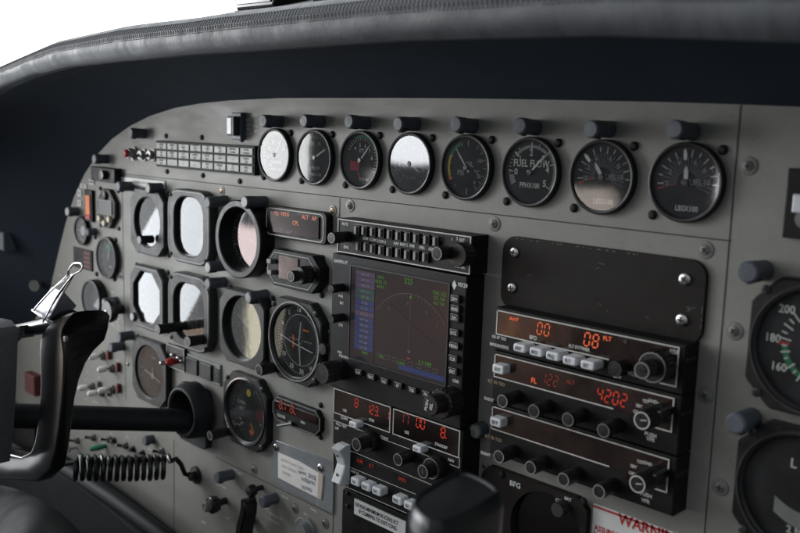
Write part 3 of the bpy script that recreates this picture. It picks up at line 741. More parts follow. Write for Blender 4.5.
def d_vsi(mb, x, z, r, y):
    mb.mat(0).ticks(x, z, r*.76, r*.93, -250, 70, 17, .0006, y); nums(mb, x, z, r*.6, y, [('0', -90), ('1', -45), ('2', 0), ('4', 50), ('1', -135), ('2', 180), ('4', 130)], .006)
    mb.text('VERTICAL SPEED', x+r*.1, z+r*.2, y, .003); return ['mark_dim']
def d_cdi(mb, x, z, r, y):
    nums(mb, x, z, r*.84, y, [(s, k*30-95) for k, s in enumerate(['3', '6', 'E', '12', '15', 'S', '21', '24', 'W', '30', '33', 'N'])], .0066)
    mb.ticks(x, z, r*.9, r*.98, 0, 355, 72, .0005, y); mb.arc(x, z, r*.69, r*.70, 0, 360, y, 40)
    mb.bar(x, z+r*.95, x, z+r*.75, .0016, y-.0002, .0003)
    for k in range(-5, 6):
        if k: mb.arc(x+k*r*.09, z, .0003, .0007, 0, 360, y, 8); mb.arc(x, z+k*r*.09, .0003, .0007, 0, 360, y, 8)
    mb.mat(1).bar(x-r*.3, z-r*.25, x-r*.3, z+r*.1, .0025, y); mb.bar(x+r*.1, z+r*.3, x+r*.34, z+r*.3, .002, y); return ['mark_white', 'orange']
def d_turn(mb, x, z, r, y):
    mb.mat(0).bar(x-r*.55, z-r*.05, x+r*.55, z-r*.3, .0022, y-.001); mb.arc(x, z-r*.17, 0, r*.12, 0, 360, y-.0012, 14); mb.bar(x-r*.06, z-r*.17, x+r*.03, z+r*.15, .0016, y-.001)
    mb.ticks(x, z, r*.78, r*.93, -110, -70, 3, .0012, y); mb.ticks(x, z, r*.78, r*.93, 70, 110, 3, .0012, y)
    mb.mat(1).box(x-r*.4, x+r*.4, y, y-.001, z-r*.62, z-r*.45); mb.mat(0).text('TURN', x, z+r*.5, y, .0042); return ['mark_dim', 'bezel_grey']
def d_eng(mb, x, z, r, y):
    mb.mat(0).ticks(x, z, r*.8, r*.94, -150, 150, 31, .0005, y); mb.mat(1).arc(x-r*.05, z+r*.55, 0, r*.12, 0, 360, y-.0004, 16)
    mb.mat(0).text('CABIN', x-r*.45, z+r*.18, y, .0052); mb.text('ALT', x-r*.42, z-r*.02, y, .0052)
    mb.mat(2).arc(x+r*.55, z-r*.05, 0, r*.22, 0, 360, y-.0004, 12); mb.mat(3).arc(x+r*.12, z-r*.68, 0, r*.13, 0, 360, y-.0004, 4); mb.bar(x+r*.05, z-r*.4, x+r*.2, z-r*.55, .002, y-.0004)
    mb.mat(0); nums(mb, x, z, r*.66, y, [('6', -140), ('5', 160), ('4', 120), ('1', 20)], .0055); return ['mark_dim', 'yellow', 'red_dim', 'orange']
A = lambda a, b, d: at(a, b, d)
c1 = (-.4365, -.0897); c2 = (-.3415, -.0862); c3 = (-.2357, -.0885); c4 = (-.4395, -.183); c5 = (-.3415, -.184); c6 = (-.2335, -.1835); c7 = (-.149, -.182)
flight('airspeed_indicator', 'octagonal grey-bezelled airspeed dial mirroring white at its lower right', *c1, .079, .079, 'oct', .009, .031, d_asi, needle=[(215, .75, .002, .15)], tilt=(0, 0))
wfn = lambda cx, cz: octa(cx, cz, .060, .068, .016)
flight('attitude_indicator', 'large attitude indicator with rounded bezel, its window glaring pale blue', *c2, .088, .084, 'rr', .011, .03, d_att, line='line_grey', win=lambda cx, cz: rrect(cx-.031, cx+.031, cz-.034, cz+.035, .023, 8))
flight('altimeter', 'deep black altimeter with streaky pinkish reflections beside the attitude indicator', *c3, .082, .080, 'round', .018, .0345, d_alt, bez='bezel_black', needle=[(0, .75, .002, .1), (110, .5, .003, .1)], screws=False, deep=.001, gdf=.3)
flight('radio_magnetic_indicator', 'grey compass dial with an octagonal window reflecting plain white', *c4, .080, .078, 'oct', .009, .03, d_rmi, line='line_grey', win=lambda cx, cz: octa(cx, cz, .064, .066, .019))
flight('horizontal_situation_indicator', 'compass instrument with rounded grey bezel below the attitude indicator', *c5, .088, .088, 'rr', .011, .033, d_hsi, line='line_grey', win=lambda cx, cz: rrect(cx-.033, cx+.033, cz-.036, cz+.034, .024, 8))
flight('vertical_speed_indicator', 'black square dial half filled by a cream reflection', *c6, .082, .080, 'oct', .014, .0355, d_vsi, bez='bezel_black', needle=[(-65, .7, .002, .2)])
flight('course_deviation_indicator', 'black course dial ringed with compass numbers and crossing white needles', *c7, .084, .084, 'top', .010, .0375, d_cdi, bez='bezel_black', ring='line_grey', needle=None, gl='glass_coated')
t = bpy.data.objects['course_deviation_indicator']
mb = MB(); x, z = c7; mb.tube([(x-.028, -.005, z+.002), (x-.008, -.0055, z-.003), (x+.012, -.0055, z-.006), (x+.024, -.005, z-.008)], .0006, 5); mb.tube([(x+.006, -.006, z+.020), (x+.004, -.0065, z), (x+.006, -.006, z-.024)], .0006, 5); mb.build('pointer', ['mark_white'], t)
cx, cz = at(148.5, 372, .008)
flight('turn_coordinator', 'dark turn coordinator with a white aeroplane figure behind the control column', cx, cz, .083, .080, 'oct', .008, .034, d_turn, bez='bezel_black', gl='glass_coated')
cx, cz = at(242.5, 412, .011)
flight('cabin_altitude_gauge', 'dial in a bright silver rim with yellow, pink and orange spots', cx, cz, .080, .080, 'top', .009, .0345, d_eng, bez='bezel_black', ring='chrome', gl='glass_coated', needle=None)

# knobs that belong to those instruments
def knob(parent, px, py, r, d, y0=-.009, m='knob_black', ring='line_grey', rib=.06, name='knob', text=None, ringw=.0007):
    x, z = at(px, py, d)
    mb = MB(); mb.lathe(x, z, [(r*.95, y0), (r, -d+.001), (r*.93, -d), (.0005, -d-.0001)], n=40, rib=rib, ribn=1 if rib else 0)
    if ring: mb.mat(1).ring(circ(r*.9, 28, x, z), circ(r*.9-ringw, 28, x, z), -d-.0004)
    if text: mb.mat(1).text(text, x, z, -d-.0004, r*.6)
    return mb.build(name, [m, ring or 'line_grey'], parent, (x, y0, z))
ob = bpy.data.objects
knob(ob['airspeed_indicator'], 139, 240, .005, .026, -.008, ring=None)
knob(ob['radio_magnetic_indicator'], 157.5, 329.5, .0058, .04, -.008)
knob(ob['horizontal_situation_indicator'], 187.5, 341.5, .0062, .030, -.010)
knob(ob['altimeter'], 285, 289, .004, .008, -.004, ring=None) if False else None
knob(ob['vertical_speed_indicator'], 259, 370, .0062, .028, -.010)
knob(ob['course_deviation_indicator'], 322, 349, .006, .013, -.008, ring=None)

# ================================================================== far left cluster
cx, cz = at(105.5, 208.5, .006)
t = thing('chronometer', 'small digital chronometer with grey screen and three cream buttons', 'clock', (cx, 0, cz))
o_ = octa(cx, cz, .050, .050, .016)
mb = MB(); mb.prism(o_, 0, -.006, .0012); mb.build('case', ['bezel_black'], t)
mb = MB(); mb.outline(inset(o_, .003), .0006, -.0066, .0006); mb.build('case_line', ['line_grey'], t)
mb = MB(); mb.prism(rrect(cx-.019, cx+.017, cz-.006, cz+.010, .001), -.0055, -.0072, .0003); mb.mat(1).outline(rrect(cx-.020, cx+.018, cz-.007, cz+.011, .001), .001, -.0076); mb.build('screen', ['lcd', 'line_grey'], t)
for dx, dz in ((-.013, -.014), (.013, -.013), (0, -.019)):
    mb = MB(); mb.lathe(cx+dx, cz+dz, [(.0042, -.006), (.0042, -.009), (.0034, -.010), (.0005, -.0101)], n=20); mb.build('button', ['cream'], t, (cx+dx, -.006, cz+dz))
mb = MB(); mb.lathe(cx, cz+.017, [(.006, -.006), (.006, -.009), (.005, -.0095), (.0005, -.0096)], n=20); mb.build('knob', ['bezel_grey'], t)
for sx in (-1, 1):
    for sz in (-1, 1):
        X, Z = cx+sx*.024, cz+sz*.024; mb = MB(); screw_mb(mb, X, Z, -.0001, .0028); mb.build('screw', ['black_plastic', 'seam'], t, (X, 0, Z))

x, z = at(88, 205, .004)
t = thing('annunciator_light', 'upright orange lit indicator left of the chronometer', 'indicator light', (x, 0, z))
mb = MB(); mb.box(x-.011, x+.011, 0, -.004, z-.022, z+.020, .0005); mb.build('bezel', ['black_plastic'], t)
mb = MB(); mb.box(x-.0065, x+.0065, -.004, -.0052, z-.013, z+.013, .0004); mb.mat(1).box(x-.0065, x+.0065, -.004, -.0052, z-.019, z-.0135, .0004); mb.build('lens', ['orange', 'red'], t)
for i, (px, py, w_, h_) in enumerate(((80, 193, .012, .010), (84, 186, .018, .006), (92, 182, .016, .007), (80, 203, .012, .008))):
    x, z = at(px, py); mb = MB(); mb.box(x-w_/2, x+w_/2, 0, -.0012, z-h_/2, z+h_/2, .0002); mb.mat(1).text(['OFF', 'FUEL', 'IGNITION', 'ON'][i], x, z, -.0014, .0035)
    o = mb.build('placard', ['print_pale', 'ink'], None, (x, 0, z)); tag(o, ['small pale label reading OFF left of the orange light', 'small pale label above the orange light', 'wide pale label highest beside the chronometer', 'small pale label reading ON left of the orange light'][i], 'placard', 'small labels at the left edge')
x, z = at(109, 175, .006); t = thing('fuel_selector_switch', 'flat black switch block above the chronometer', 'switch', (x, 0, z))
mb = MB(); mb.box(x-.042, x+.022, 0, -.010, z-.009, z+.009, .001); mb.build('housing', ['black_plastic'], t)
mb = MB(); mb.lathe(x-.002, z, [(.006, -.010), (.0055, -.016), (.0005, -.0162)], n=20); mb.build('knob', ['knob_black'], t)
def d_small(mb, x, z, r, y): mb.ticks(x, z, r*.7, r*.92, 0, 330, 12, .001, y); mb.mat(1).arc(x, z, 0, r*.4, 0, 360, y-.0004, 20); return ['mark_dim', 'post_tip']
gauge('suction_gauge', 'small black dial with pale centre at the left edge, below the orange light', 'gauge', 80, 231, .0195, .006, d_small, gl='glass_coated')
def d_trq(mb, x, z, r, y): mb.mat(0).ticks(x, z, r*.75, r*.9, 0, 330, 12, .0006, y); mb.mat(1).bar(x, z+r*.1, x, z+r*.75, .003, y-.0005); mb.bar(x-r*.25, z+r*.45, x, z+r*.8, .0025, y-.0005); mb.bar(x+r*.25, z+r*.45, x, z+r*.8, .0025, y-.0005); mb.mat(0).bar(x+r*.1, z+r*.4, x-r*.02, z-r*.1, .002, y-.001); mb.bar(x+r*.1, z-r*.45, x+r*.4, z-r*.5, .0016, y-.001); return ['mark_dim', 'green']
gauge('standby_gauge', 'oval looking black dial with a green arrow at its top', 'gauge', 105, 258, .0275, .007, d_trq, screws=[(95.5, 237), (116, 240), (97, 274), (115, 279)], gl='glass_coated')
x, z = at(82, 259, .003); mb = MB(); mb.box(x-.028, x+.026, 0, -.002, z-.014, z+.014, .0003); mb.mat(1)
for k in range(4): mb.box(x+.004, x+.022, -.002, -.0025, z-.011+k*.006, z-.007+k*.006)
tag(mb.build('warning_placard', ['black_plastic', 'red_dim'], None, (x, 0, z)), 'dark placard with red lines behind the binder clip tip', 'placard')
t = gauge('air_vent', 'round black swivel vent left of the pale-tipped post light', 'air vent', 90, 300, .027, .012, lambda mb, x, z, r, y: ['ink'], gl='glass_coated')
x, z = at(108, 311, .02); t = thing('cable_control', 'big round black pull knob right of the swivel vent', 'knob', (x, 0, z))
mb = MB(); mb.lathe(x, z, [(.006, 0), (.006, -.012), (.014, -.013), (.015, -.018), (.013, -.022), (.0005, -.023)], n=32); mb.build('cap', ['knob_black'], t)
mb = MB(); mb.lathe(x, z, [(.0022, -.0228), (.0018, -.0238), (.0004, -.024)], n=12); mb.build('pin', ['steel'], t)

# white toggle switches
for i, (px, py) in enumerate([(94.5, 356.5), (103.5, 369), (84, 387.5), (93.5, 393), (104, 390)]):
    x, z = at(px+9, py-1, .0); t = thing('toggle_switch', ['white-tipped toggle switch, uppermost of the five', 'white-tipped toggle switch just below the uppermost one', 'white-tipped toggle switch, leftmost of the lower three', 'white-tipped toggle switch, lowest of the five', 'white-tipped toggle switch, rightmost of the lower three'][i], 'switch', (x, 0, z), 'white toggle switches beside the yoke')
    mb = MB(); mb.lathe(x, z, [(.0065, 0), (.0065, -.003), (.005, -.0035), (.005, -.006), (.002, -.0061)], n=6, smooth=False); mb.build('nut', ['screw_paint'], t)
    e = P3(px, py, .013); s = Vector((x, -.004, z))
    mb = MB(); mb.tube([s, e], .0015, 8); lv = mb.build('lever', ['steel'], t)
    a = e+(s-e).normalized()*.001; dd = (e-s).normalized()
    dd = (dd+Vector((-.6, 0, -.25))).normalized()
    mb = MB(); mb.tube([a-dd*.004, a-dd*.003, a, a+dd*.005, a+dd*.0075, a+dd*.009], [.0020, .0036, .0042, .0042, .0035, .0012], 12); mb.build('cap', ['white_rubber'], lv)
    mb = MB(); x2, z2 = at(px+16, py-2, 0); mb.box(x2-.003, x2+.003, 0, -.005, z2-.006, z2+.006, .0008); mb.build('guard', ['red_dim' if i in (0, 1, 4) else 'screw_paint'], t)

# top left press to test light and switches
x, z = at(129, 153.5, .008); t = thing('warning_light', 'red warning lamp in a knurled chrome ring left of the annunciator panel', 'warning light', (x, 0, z))
mb = MB(); mb.lathe(x, z, [(.0085, 0), (.0085, -.003), (.0065, -.0035), (.0065, -.010), (.005, -.0105)], n=24, rib=.06, ribn=1); mb.build('ring', ['nut_grey'], t)
mb = MB(); mb.lathe(x, z, [(.005, -.009), (.0048, -.0125), (.003, -.0145), (.0004, -.015)], n=20); mb.build('lens', ['red'], t)
for i, (px, py) in enumerate(((139, 155), (148, 155))):
    x, z = at(px, py, .008); t = thing('toggle_switch', ['chrome toggle switch right beside the red warning lamp', 'chrome toggle switch touching the annunciator panel'][i], 'switch', (x, 0, z), 'chrome toggles beside the annunciator panel')
    mb = MB(); mb.lathe(x, z, [(.0075, 0), (.0075, -.0025), (.0055, -.003), (.0055, -.008), (.003, -.0085)], n=12, smooth=False); mb.build('nut', ['nut_grey'], t)
    mb = MB(); mb.tube([(x, -.008, z), (x+.001, -.018, z-.005)], [.0016, .0026], 10); mb.mat(1).lathe(x, z, [(.003, -.0084), (.002, -.0086)], n=10); mb.build('bat', ['nut_grey', 'ink'], t)

# annunciator panel
a, b, c, d_ = at(155.6, 140.4, .006), at(255.4, 146.0, .006), at(156.4, 166, .006), at(254, 176, .006)
x0, x1 = (a[0]+c[0])/2, (b[0]+d_[0])/2; z1, z0 = (a[1]+b[1])/2, (c[1]+d_[1])/2
t = thing('warning_annunciator', 'black framed grid of twenty-four grey captioned indicator tiles', 'annunciator', ((x0+x1)/2, 0, (z0+z1)/2))
mb = MB(); mb.box(x0, x1, 0, -.006, z0, z1, .0008); mb.build('frame', ['dial_black'], t)
W = [['VOLTAGE LOW', 'ENGINE FIRE', 'OIL PRESS LOW', 'RESERVOIR FUEL LOW', 'FUEL PRESS LOW', 'FUEL LEFT', 'EMERGENCY POWER', 'DOOR WARNING'],
     ['GEN OFF', 'STARTER ON', 'CHIP DETECT', 'BATTERY HOT', 'BATTERY OVHT', 'FUEL LOW R', '------', 'IGNITION ON'],
     ['STANDBY PWR', '------', '------', '------', 'ANTI ICE', 'WINDSHLD ICE', 'DE ICE PRESS', 'STALL HEAT']]
cw, chh = (x1-x0-.003)/8, (z1-z0-.003)/3
for r_ in range(3):
    for c_ in range(8):
        u0, w0 = x0+.0015+c_*cw, z1-.0015-(r_+1)*chh; uc, wc = u0+cw/2, w0+chh/2
        mb = MB(); mb.box(u0+.0013, u0+cw-.0013, -.006, -.0070, w0+.0011, w0+chh-.0011, .0003)
        wds = W[r_][c_].split(' '); n_ = len(wds)
        for k, s in enumerate(wds): mb.mat(1).text(s, uc, wc+((n_-1)/2-k)*.0034, -.0072, .0031, sx=.68 if len(s) > 6 else .85)
        mb.build('tile', ['cell_lit', 'ink'], t, (uc, -.006, wc))
for p in [(166.3, 136), (202, 137.5), (242, 139.5), (167.3, 171.5), (203, 175.5), (240, 181.3)]: screw_part(t, *p, r=.003, mt='black_plastic')

x, z = at(232, 125, .012); t = thing('rocker_switch', 'grey rocker switch with a white face above the annunciator panel', 'switch', (x, 0, z))
mb = MB(); mb.box(x-.0085, x+.0085, 0, -.007, z-.015, z+.013, .001); mb.build('housing', ['post_grey'], t)
mb = MB(); mb.box(x-.006, x+.006, -.007, -.014, z-.011, z+.009, .001); mb.mat(1).box(x-.0055, x+.0015, -.0138, -.0145, z-.009, z+.007); mb.build('rocker', ['bezel_grey', 'white_plastic'], t)

a, b = at(121, 176), at(165, 184); mb = MB(); mb.box(a[0]+.001, b[0], 0, -.0008, a[1]-.009, a[1]-.001, .0001); mb.mat(1).outline(rrect(a[0]-.002, b[0]+.003, a[1]-.0115, a[1]+.0012, .001), .0005, -.0008)
mb.mat(2).text('LANDING GEAR FIXED', (a[0]+b[0])/2, a[1]-.005, -.001, .0045)
tag(mb.build('placard', ['placard_white', 'seam', 'mark_dim'], None, ((a[0]+b[0])/2, 0, a[1])), 'narrow white strip placard below the red warning lamp', 'placard')

# ================================================================== autopilot display + selector + small readout
def quad(pts, d): 
    q = [at(px, py, d) for px, py in pts]; return (q[0][0]+q[3][0])/2, (q[1][0]+q[2][0])/2, (q[2][1]+q[3][1])/2, (q[0][1]+q[1][1])/2
x0, x1, z0, z1 = quad([(266, 206.5), (324, 215), (323.5, 243), (267, 234)], .008)
t = thing('autopilot_display', 'rounded display with faint orange words right of the altimeter', 'display', ((x0+x1)/2, 0, (z0+z1)/2))
mb = MB(); mb.prism(rrect(x0-.001, x1+.004, z0-.002, z1+.002, .006, 5), 0, -.008, .001); mb.build('case', ['black_plastic'], t)
mb = MB(); mb.outline(rrect(x0, x1, z0, z1, .006, 5), .0008, -.0084); mb.build('case_line', ['line_white'], t)
mb = MB(); mb.prism(rrect(x0+.008, x1-.006, z0+.003, z1-.003, .001), -.0078, -.0092, .0003); mb.build('window', ['display_black'], t)
mb = MB()
for (px, py, s) in ((276.5, 213.5, 'FD'), (285, 214, 'HDG'), (295.5, 223, 'CPL'), (305, 217, 'ALT'), (314, 218.5, 'AP')):
    x, z = at(px, py, .0095); mb.text(s, x, z, -.0094, .0058)
mb.mat(1)
for (px, py, s) in ((281, 230, 'GPS'), (289, 232, 'ARM')):
    x, z = at(px, py, .0095); mb.text(s, x, z, -.0094, .0048)
mb.build('lit_words', ['lit_orange', 'mark_faint'], t)

x0, x1, z0, z1 = quad([(267, 250), (316, 258), (316, 294), (268, 281)], .012); cx, cz = (x0+x1)/2, (z0+z1)/2
t = thing('mode_selector', 'eight-sided selector unit with a fat black knob over a reddish window', 'selector', (cx, 0, cz))
o_ = octa(cx, cz, x1-x0, z1-z0, .011)
mb = MB(); mb.prism(octa(cx+.002, cz, x1-x0+.006, z1-z0+.004, .011), 0, -.012, .001); mb.build('case', ['black_plastic'], t)
mb = MB(); mb.outline(inset(o_, .0008), .0008, -.0124); mb.build('case_line', ['line_grey'], t)
mb = MB(); mb.prism(rrect(cx-.019, cx+.012, cz-.010, cz+.013, .001), -.0118, -.0130, .0003); mb.build('window', ['display_brown'], t)
ok_ = knob(t, 299, 275.5, .0088, .026, -.012, ring=None, name='outer_knob'); knob(ok_, 291, 276.5, .0055, .036, -.028, name='inner_knob')
for px, py in ((267, 261), (267.5, 272)):
    x, z = at(px, py, .018); mb = MB(); mb.box(x-.001, x+.006, -.012, -.018, z-.0024, z+.0024, .0006); mb.build('button', ['screw_paint'], t, (x, -.012, z))
for p in ((323, 258), (322, 295), (272, 247)): screw_part(t, *p, r=.003)

x0, x1, z0, z1 = quad([(272.5, 394.5), (319.5, 413.5), (320.5, 437.5), (273.5, 418)], .005); cx, cz = (x0+x1)/2, (z0+z1)/2
t = thing('digital_readout', 'small chamfered red digital readout above the clear card holder', 'display', (cx, 0, cz))
o_ = octa(cx, cz, x1-x0, z1-z0, .007)
mb = MB(); mb.prism(octa(cx, cz, x1-x0+.002, z1-z0+.002, .007), 0, -.005, .0008); mb.build('case', ['black_plastic'], t)
mb = MB(); mb.outline(o_, .0005, -.0054); mb.build('case_line', ['line_grey'], t)
mb = MB(); mb.prism(rrect(x0+.004, x1-.004, cz-.001, z1-.004, .001), -.0048, -.0056, .0002); mb.build('window', ['display_brown'], t)
mb = MB(); mb.seg('8.1 8.L', x0+.012, cz+.006, .0085, -.006, th=.17); mb.build('digits', ['led_dim'], t)
mb = MB(); mb.text('CLOCK', x0+.015, cz-.006, -.0056, .004); mb.text('RPM', cx+.012, cz-.004, -.0056, .0035); mb.build('legend', ['print_pale'], t)
x, z = at(290, 424, .006); mb = MB(); mb.tube([(x, -.005, z), (x+.004, -.008, z+.002), (x-.006, -.018, z-.001)], [.003, .002, .0018], 8); mb.build('toggle', ['steel'], t)
for p in ((268, 392), (321, 405), (268, 418), (321, 437), (316, 362)): screw_part(t, *p, r=.0028)

# red switch box and blank plates
x0, x1, z0, z1 = quad([(167, 343), (184.5, 350), (184, 372.5), (166.5, 365)], .004)
t = thing('gust_switch', 'small silver-outlined switch box with a red toggle beside the turn coordinator', 'switch', (x0, 0, z0))
mb = MB(); mb.box(x0, x1, 0, -.004, z0, z1, .0005); mb.build('plate', ['bezel_black'], t)
mb = MB(); mb.outline([(x0, z0), (x1, z0), (x1, z1), (x0, z1)], .0007, -.0044); mb.build('plate_line', ['line_white'], t)
e = P3(166, 362, .022); s = P3(178, 361, .004)
mb = MB(); mb.tube([s, e.lerp(s, .7), e.lerp(s, .2), e], [.003, .004, .0045, .002], 12); mb.build('toggle', ['red'], t)
for p in ((172, 355), (178, 358), (181, 361)):
    x, z = at(*p, .006); mb = MB(); mb.lathe(x, z, [(.0022, -.004), (.0022, -.006), (.0015, -.0075), (.0003, -.008)], n=14); mb.build('lamp', ['steel'], t, (x, -.004, z))
x, z = at(161.5, 363, .012); mb = MB(); mb.lathe(x, z, [(.0025, -.008), (.003, -.012), (.002, -.014), (.0004, -.0145)], n=16); tag(mb.build('trim_button', ['steel'], None, (x, 0, z)), 'tiny bright round button left of the red toggle', 'button')
x0, x1, z0, z1 = quad([(186.5, 357), (220, 369), (218.5, 382), (186, 371)], .003)
t = thing('recessed_switch_plate', 'dark plate with two blank tiles and a ribbed strip above the column collar', 'plate', (x0, 0, z0))
mb = MB(); mb.box(x0, x1, 0, -.002, z0-.004, z1+.004, .0004); mb.build('plate', ['panel_paint_dark'], t)
w = (x1-x0)
for k in (0, 1): mb = MB(); mb.box(x0+.002+k*w*.42, x0+.002+k*w*.42+w*.34, -.002, -.005, z0-.001, z1+.001, .0005); mb.build('tile', ['bezel_grey' if k == 0 else 'bezel_black'], t, (x0+k*w*.42, -.002, z0))
mb = MB()
for k in range(6): mb.box(x0+w*.86, x1-.001, -.002, -.0035, z0+k*(z1-z0)/6, z0+(k+.55)*(z1-z0)/6)
mb.build('grille', ['bezel_black'], t)

# clear holder with a handwritten card
pl = [at(273, 439, .002), at(334, 462, .002), at(332.5, 514, .002), at(269, 480, .002)]
t = thing('card_holder', 'clear plastic card holder screwed to the panel below the red readout', 'card holder', (*[(pl[0][0]+pl[2][0])/2, 0], (pl[0][1]+pl[2][1])/2))
mb = MB(); mb.prism(pl, 0, -.002, .0004); mb.build('plate', ['acrylic'], t)
screw_part(t, 276, 447, r=.0038, mt='steel', d=.0022); screw_part(t, 320.5, 467.5, r=.0038, mt='steel', d=.0022)
pc = [at(278, 452.5, .003), at(300, 462, .003), at(323, 475.5, .003), at(322.5, 487, .003), at(321, 499.5, .003), at(298, 488, .003), at(278, 477.5, .003)]
card = MB(); card.prism(pc, -.0021, -.0030); 
card.mat(1).prism([at(318.5, 473, .0031), at(323, 475.5, .0031), at(321, 499.5, .0031), at(317.5, 497, .0031)], -.0030, -.0033)
card.mat(3)
for i, s in enumerate(['DATE / PLACE / BRG', 'VOR CHECK', 'SIGNED']):
    x, z = at(281+i*.6, 459+i*6.2, .0033); card.text(s, x, z, -.0034, .0042, 'L', bold=False)
card.mat(2)
random.seed(3)
def scrib(px, py, w, n, h=2.6):
    pts = []
    for k in range(n+1):
        u = k/n; X, Z = at(px+w*u+random.uniform(-.5, .5), py+w*.42*u+(h if k % 2 else -h)*random.uniform(.5, 1), .0034); pts.append((X, Z))
    for p_, q_ in zip(pts, pts[1:]): card.bar(p_[0], p_[1], q_[0], q_[1], .0005, -.0036)
scrib(298, 471, 8, 9, 2); scrib(301, 478, 14, 14); scrib(301, 486, 11, 10, 2.4)
card.text('2112', *at(312, 476.5, .0033), -.0036, .006)
ca = card.build('paper_card', ['paper', 'paper_tan', 'blue_ink', 'mark_dim'], None, (pc[0][0], -.002, pc[0][1]))
tag(ca, 'white paper card with handwriting tucked into the clear holder', 'card')

# ================================================================== left radio stack
def stackbox(name, label, cat, x0, x1, z0, z1, d, m='radio_black', side=.006):
    t = thing(name, label, cat, ((x0+x1)/2, 0, (z0+z1)/2), None)
    mb = MB(); mb.box(x0, x1, 0, -d, z0, z1, .0008); mb.build('case', [m], t); return t
xa0, xa1, za0, za1 = quad([(338.2, 218.5), (471.8, 235.3), (469.8, 274.5), (337.3, 252.3)], .020)
t = stackbox('audio_panel', 'slim black audio panel with two rows of narrow silver buttons', 'radio', xa0, xa1+.001, za0, za1, .020, 'black_plastic')
mb = MB(); mb.outline([(xa0+.0004, za0+.0004), (xa1, za0+.0004), (xa1, za1-.0004), (xa0+.0004, za1-.0004)], .0009, -.0206); mb.build('border', ['line_white'], t)
mb = MB(); mb.outline([at(355, 224, .02), at(442, 236.5, .02), at(442, 240, .02), at(355, 228, .02)], .0003, -.0204); mb.build('inner_line', ['mark_dim'], t)
top = [(356, 230.5), (363.5, 231), (372, 232), (380.5, 233), (389, 234.5), (397.5, 236), (406.5, 237), (415.5, 238.5), (425.5, 240), (435, 241.5)]
bot = [(357.8, 246.5), (365.5, 247), (372, 249), (380.5, 250.5), (388.5, 252), (397.5, 253), (406.3, 255), (415.3, 256), (424.5, 257.5)]
for px, py in top+bot:
    x, z = at(px, py, .023); mb = MB(); mb.box(x-.0036, x+.0036, -.020, -.0225, z-.0044, z+.0044, .0004); mb.mat(1).box(x-.0018, x+.0008, -.0225, -.0240, z-.0034, z+.0034, .0003); mb.build('button', ['bezel_black', 'line_grey'], t, (x, -.02, z))
mb = MB()
for px, py, s in ((366, 238.5, 'COM 1'), (374, 240, 'COM 2'), (382, 241.5, 'COM 3'), (397, 243.5, 'NAV 1'), (404, 244.5, 'NAV 2'), (412, 245.8, 'DME'), (422, 247.5, 'MKR'), (431, 249, 'ADF'), (345, 224, 'MUTE'), (346, 247, 'SENS'), (452, 239, '1'), (457, 238.5, '2'), (462, 240, 'EXT'), (465, 247.5, '3'), (467, 254, 'TEL'), (460, 266.5, 'MIC SEL')):
    x, z = at(px, py, .0205); mb.text(s, x, z, -.0204, .0036, sx=.85)
mb.build('legend', ['print_pale'], t)
knob(t, 331.5, 238, .0052, .040, -.020, name='volume_knob'); ok_ = knob(t, 457, 255, .0098, .032, -.020, ring=None, name='outer_knob'); knob(ok_, 437, 253.5, .0058, .044, -.032, name='inner_knob')

# multifunction display
D = .022
xm0, xm1 = -.0790, .0835; zm1 = za0-.0015; zm0 = at(334.8, 387.5, D)[1]
t = stackbox('multifunction_display', 'large black moving map display with a dim blue and red screen', 'display', xm0, xm1, zm0, zm1, D, 'black_plastic')
s0, s1, s2, s3 = at(356, 267.5, D), at(448.7, 285, D), at(445, 381.5, D), at(353.8, 359.6, D)
sx0, sx1, sz0, sz1 = (s0[0]+s3[0])/2, (s1[0]+s2[0])/2, (s2[1]+s3[1])/2, (s0[1]+s1[1])/2
mb = MB(); mb.outline([(sx0-.007, sz0-.002), (sx1+.002, sz0-.002), (sx1+.002, sz1+.002), (sx0-.007, sz1+.002)], .0012, -D-.0012, .0012); mb.build('screen_frame', ['bezel_grey'], t)
mb = MB(); mb.box(sx0-.0055, sx1+.0005, -D, -D-.0005, sz0-.0005, sz1+.0005); scr_ob = mb.build('screen', ['scr_bg'], t)
mb = MB(); w, h = sx1-sx0, sz1-sz0; y = -D-.0009
cwid = w*.24
mb.mat(1).flat([(sx0, sz0), (sx0+cwid, sz0), (sx0+cwid, sz0+h*.12), (sx0, sz0+h*.12)], y+.0001)
random.seed(5)
bands = [0, 0, 1, 1, 3, 1, 0, 0, 0, 0, 0, 0, 0, 0, 1, 0, 1, 2, 1]
bands = ['scr_purple', 'scr_purple', 'scr_purple', 'scr_teal', 'scr_teal', 'scr_blue', 'scr_blue', 'scr_purple', 'scr_blue', 'scr_blue', 'scr_blue', 'scr_blue', 'scr_blue', 'scr_blue']
ml = ['scr_blue', 'scr_bg', 'scr_purple', 'scr_teal', 'scr_green', 'scr_white', 'scr_line', 'scr_red', 'scr_magenta']
nb = len(bands)
for k, bname in enumerate(bands):
    zt = sz1-h*.03-k*h*.062; mb.mat(ml.index(bname)).flat([(sx0+.001, zt-h*.05), (sx0+cwid-.001, zt-h*.05), (sx0+cwid-.001, zt), (sx0+.001, zt)], y)
    mb.mat(6).flat([(sx0+.001, zt+.0001), (sx0+cwid-.001, zt+.0001), (sx0+cwid-.001, zt+.0006), (sx0+.001, zt+.0006)], y-.0001)
    mb.mat(5).text(['NAV', 'APT', 'VOR', 'DTK', 'TRK', 'GS', 'DIS', 'ETE', 'WPT', 'MSA', 'XTK', 'BRG', 'ETA', 'ALT'][k]+' '+str(100+37*k), sx0+cwid*.5, zt-h*.025, y-.0002, .0032, sx=.9)
mb.mat(4)
